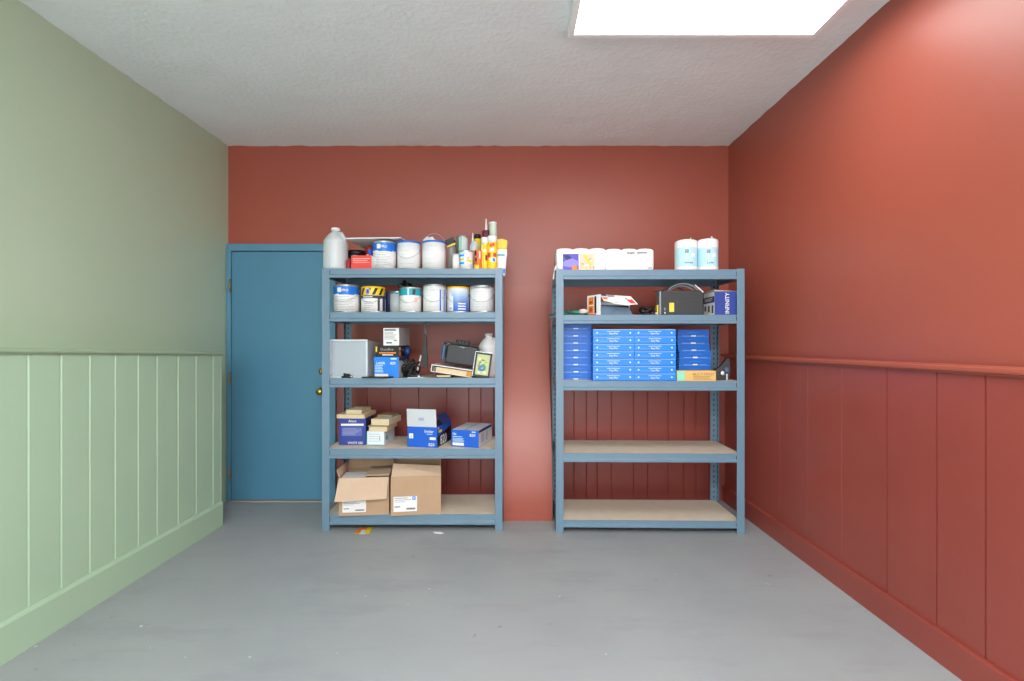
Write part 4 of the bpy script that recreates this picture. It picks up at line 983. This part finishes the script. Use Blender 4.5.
for u0, u1, v0, v1, m in ((.03, .2, .0, .25, INKD), (.22, .45, .02, .3, INK), (.04, .55, .42, .75, ORANGE), (.02, .3, .45, .6, REDL), (.55, .95, .45, .95, REDL), (.6, .8, .25, .6, BLACK), (.25, .55, .82, .95, INKD)): b.face([tf(u0, v0), tf(u0, v1), tf(u1, v1), tf(u1, v0)], m)
b.hexa([(p[0], p[1]+.001, p[2]-.004) for p in (top[5], top[2], top[1], top[0])] + [(p[0], p[1]+.001, p[2]-.001) for p in (top[5], top[2], top[1], top[0])], PAPER); b.obj('lid', t)
b = MB(); b.hexa([(X_(601.5), .01, .001), (X_(633), .01, .001), (X_(633), .118, .001), (X_(601.5), .14, .001), (X_(601.5), .03, Zq(306)), (X_(630), .03, Zq(308)), (X_(632), .11, Zq(304.8)), (X_(601.5), .13, Zq(304))], SLATE); b.obj('cloth_contents', t)
x, Y = RP(647, .06)
cable_heap('cable_bundle', 'black cable bundle between crushed carton and charcoal case', x, Y, Rz2, .06, .045, .075, 9, .006, BLACK, 21, TIN)
# charcoal case
x0, Y0 = RP(660.5, .05); x1, Y1 = RP(703, .05); w = x1-x0; h = PZ(290.3, (Y0+Y1)/2)-Rz2
t = thing('equipment_case', 'charcoal soft case with strap handles and yellow tag', 'case', ((x0+x1)/2, (Y0+Y1)/2, Rz2), R(-8))
b = MB(); b.box(-w/2, w/2, 0, .13, 0, h*.99, CHAR, .008); b.quadz(-w*.47, w*.47, h*.66, h*.675, -.0008, BLACK)
b.quadz(-w*.40, -w*.37, h*.06, h*.13, -.001, PAPG); b.quadz(-w*.40, -w*.375, h*.2, h*.3, -.001, GREYW); b.obj('case_body', t)
b = MB(); b.box(-w/2-.004, -w/2+.008, -.002, .13, .0, h*.97, GREYW, .003); b.box(-w/2-.03, -w/2+.01, .0, .06, h*.97, h*1.03, CHAR, .004); b.obj('edge_trim', t)
b = MB(); b.box(-w*.285, -w*.175, -.0025, .001, h*.13, h*.50, YELT, .0008); b.obj('tag', t)
b = MB(); b.box(-w/2-.016, -w/2-.005, .03, .12, .004, h*.44, YELT, .001); b.obj('side_tag', t)
b = MB()
for k, (xa, xb, hh, yo) in enumerate(((-.30, .38, .050, .02), (-.24, .30, .036, .05), (-.42, .12, .034, .09))):
    pts = []
    for j in range(15):
        u = j/14; pts.append((w*(xa+(xb-xa)*u), yo, h*.985+hh*math.sin(math.pi*u)**.7+.002))
    b.tube(pts, .0055, GREYW if k < 2 else INKD, 6)
b.tube([(w*.3, .01, h*1.22), (w*.42, .0, h*1.02), (w*.49, -.004, h*.9)], .005, WHITE, 6); b.obj('strap_handle', t)
# infinity box
x0, Y0 = RP(714.5, .025); x1, Y1 = RP(739, .025); w = x1-x0; h = PZ(291.3, Y0)-Rz2
t = thing('speaker_box', 'blue and white carton reading INFINITY at shelf right end', 'box', ((x0+x1)/2, (Y0+Y1)/2, Rz2), 0)
w = w*.98
b = MB(); b.box(-w/2, w/2, 0, .20, 0, h, NAVY, .002); b.text('INFINITY', w*.17, w*.02, h*.5, -.001, PAPER, rot=1, wmax=h*.88)
b.quadx(.002, .198, .002, h-.002, -w/2-.0008, PAPER, -1); b.quadx(.004, .196, h*.54, h*.80, -w/2-.0014, DNAVY, -1)
b.text('INFINITY', h*.14, -.10, h*.67, -w/2-.002, PAPER, face='left', wmax=.17); 
for k in range(3): b.quadx(.02+k*.062, .05+k*.062, h*.08+k*.01, h*.42, -w/2-.0016, INKD, -1)
b.obj('carton', t)
b = MB(); b.hexa([(-w/2, .0, h), (w/2, .02, h), (w/2, .2, h), (-w/2, .2, h), (-w/2-.01, .0, h+.010), (w/2, .02, h+.003), (w/2, .2, h+.003), (-w/2-.01, .2, h+.010)], KRAFTL); b.obj('flap', t)
# third shelf: blue boxes
BW, BD, BH = .286, .222, .0513
BXA = mat('box_blue', '#1F86EA', .35); BXD = mat('box_blue_edge', '#1D62B8', .4); BXL = mat('box_pale_line', '#9CC6F2', .45); DOT = mat('box_dot', '#BFE0F8', .5)
def blue_proto():
    t = thing('blue_box', 'x', 'box', (0, 0, 0), 0, 'slim blue boxes stacked on the right unit')
    b = MB(); w, d, h = BW, BD, BH
    b.box(-w/2, w/2, -d/2, d/2, 0, h-.0006, BXA, .0015)
    for s in (-1, 1):                                               # long faces
        y = s*(d/2+.0006); sg = 1 if s < 0 else -1
        def Q(x0, x1, z0, z1, m, e=0):
            p = [(x0*sg, y+s*e, z0), (x1*sg, y+s*e, z0), (x1*sg, y+s*e, z1), (x0*sg, y+s*e, z1)]; b.face(p, m)
        Q(-w/2+.002, w/2-.002, h*.90, h*.975, BXL); Q(-w/2+.002, w/2-.002, h*.03, h*.10, BXD); Q(-w*.16, w*.15, h*.66, h*.73, DOT)
        Q(-w/2+.002, -w*.12, h*.3, h*.42, mat('box_mid_blue', '#4E98E8', .35))
        b.text('Easy Plus', h*.30, 0, h*.38, y+s*.0004, PAPER, wmax=w*.30) if s < 0 else None
        for cx in (-.40, .40):
            b.face([(cx*w+.0065*math.cos(a*math.pi/4), y+s*.0004, h*.5+.0065*math.sin(a*math.pi/4)) for a in range(8)], DOT)
    for s in (-1, 1):                                               # short ends: dark, a line and a white clasp
        x = s*(w/2+.0006)
        b.quadx(-d/2+.002, d/2-.002, .002, h-.003, x, mat('box_end_blue', '#0560BE', .4), s); b.quadx(-d*.36, d*.36, h*.06, h*.11, x+s*.0004, BXL, s); b.quadx(-d*.075, d*.075, h*.02, h*.2, x+s*.0008, PAPER, s)
        b.quadx(-d*.2, d*.2, h*.55, h*.6, x+s*.0004, BXA, s)
    b.obj('carton', t)
    return t
proto = blue_proto()
ordn = ['bottom', 'second from bottom', 'third from bottom', 'fourth from bottom', 'fifth from bottom', 'sixth from bottom', 'seventh from bottom', 'topmost']
first = True
def put_box(x, y, z, rz, label):
    global first
    o = proto if first else copy_tree(proto); first = False
    o.location = (x, y, z); o.rotation_euler = (0, 0, rz); o['label'] = label
rnd = random.Random(5)
for nm, xc in (('left front-facing stack', .572+BW/2), ('right front-facing stack', .573+BW*1.5)):
    Y = RYf(xc)+.022
    for k in range(7):
        put_box(xc+rnd.uniform(-.0007, .0007), Y+BD/2+rnd.uniform(0, .004), Rz3+k*BH+.0004, RZ, 'slim blue box, %s in the %s' % (ordn[k] if k < 6 else 'topmost', nm))
for k in range(8): put_box(.352+BD/2+rnd.uniform(-.001, .001), 3.46+BW/2+rnd.uniform(-.006, .006), Rz3+k*BH+.0004, R(90)+rnd.uniform(-.004, .004), 'slim blue box turned end-on, %s in the leftmost dark stack' % (ordn[k]))
# tan carton under the right stack
x0, Y0 = RP(677, .018); x1, Y1 = RP(716, .018); w = x1-x0; hy = PZ(370.8, (Y0+Y1)/2)-Rz3
t = thing('tan_carton', 'long tan carton with mint green end before a blue box stack', 'box', ((x0+x1)/2, (Y0+Y1)/2, Rz3), RZ)
b = MB(); b.box(-w/2, w/2, 0, .10, 0, hy, TAN, .0015); b.quadz(-w/2+.001, -w*.30, .002, hy-.002, -.0007, MINT)
b.text('MULTI PRINT', hy*.26, w*.18, hy*.66, -.001, mat('faded_ink', '#A9854A', .7), wmax=w*.55); plines(b, -w*.08, w*.44, hy*.15, hy*.4, 3, -.001, mat('faded_ink', '#A9854A', .7), hy*.06); b.obj('carton', t)
for k in range(7):
    put_box(1.312+rnd.uniform(-.003, .004)+(.006 if k < 4 else -.004), 3.465+BW/2, Rz3+k*BH+.0004, R(90)+RZ*.5+rnd.uniform(-.008, .008), 'slim blue box turned end-on, %s in the stack behind tan carton' % (ordn[k] if k < 6 else 'topmost'))
# dark gadget at the right end
x, Y = RP(724, .10)
t = thing('camera_gadget', 'dark handheld gadget with silver parts beside tan carton', 'device', (x, Y, Rz3), R(-12))
b = MB(); b.prism([(-.055, 0), (.03, 0), (.042, .06), (.036, .15), (.02, .155), (-.02, .10), (-.055, .075)], .0, .05, BLACK, 'y'); b.obj('grip', t)
b = MB(); b.lathe([(.016, 0), (.016, .018), (.01, .02), (.001, .02)], TIN, 14, Matrix.Translation((-.012, -.0, .05)) @ Matrix.Rotation(R(90), 4, 'X')); b.box(.012, .022, -.012, -.001, .0, .045, PAPG, .002); b.box(.005, .03, -.006, -.0, .06, .09, mat('blue_lens', '#2C4E70', .3), .003); b.obj('silver_fitting', t)
b = MB(); b.tube([(-.03, .03, .09), (-.035, .06, .06), (-.03, .08, .008), (.0, .1, .006), (.03, .09, .006)], .006, BLACK, 6); b.obj('strap', t)

# ------------------------------------------------------------------ world, light, camera
wd = bpy.data.worlds.new('World'); bpy.context.scene.world = wd; wd.use_nodes = True
wd.node_tree.nodes['Background'].inputs['Color'].default_value = lin('#EFF3F7'); wd.node_tree.nodes['Background'].inputs['Strength'].default_value = 3.4
cam = bpy.data.cameras.new('camera'); co = bpy.data.objects.new('camera', cam); C.objects.link(co)
cam.sensor_fit = 'HORIZONTAL'; cam.sensor_width = 36; cam.lens = F/1024*36; cam.shift_x = 1/1024; cam.shift_y = 1.5/1024; cam.clip_start = .02
co.location = (0, 0, EYE); co.rotation_euler = (R(90), 0, 0)
sc = bpy.context.scene; sc.camera = co
sc.view_settings.view_transform = 'Standard'; sc.view_settings.look = 'None'; sc.view_settings.gamma = 1; sc.view_settings.use_curve_mapping = False
sc.view_settings.exposure = 0.48
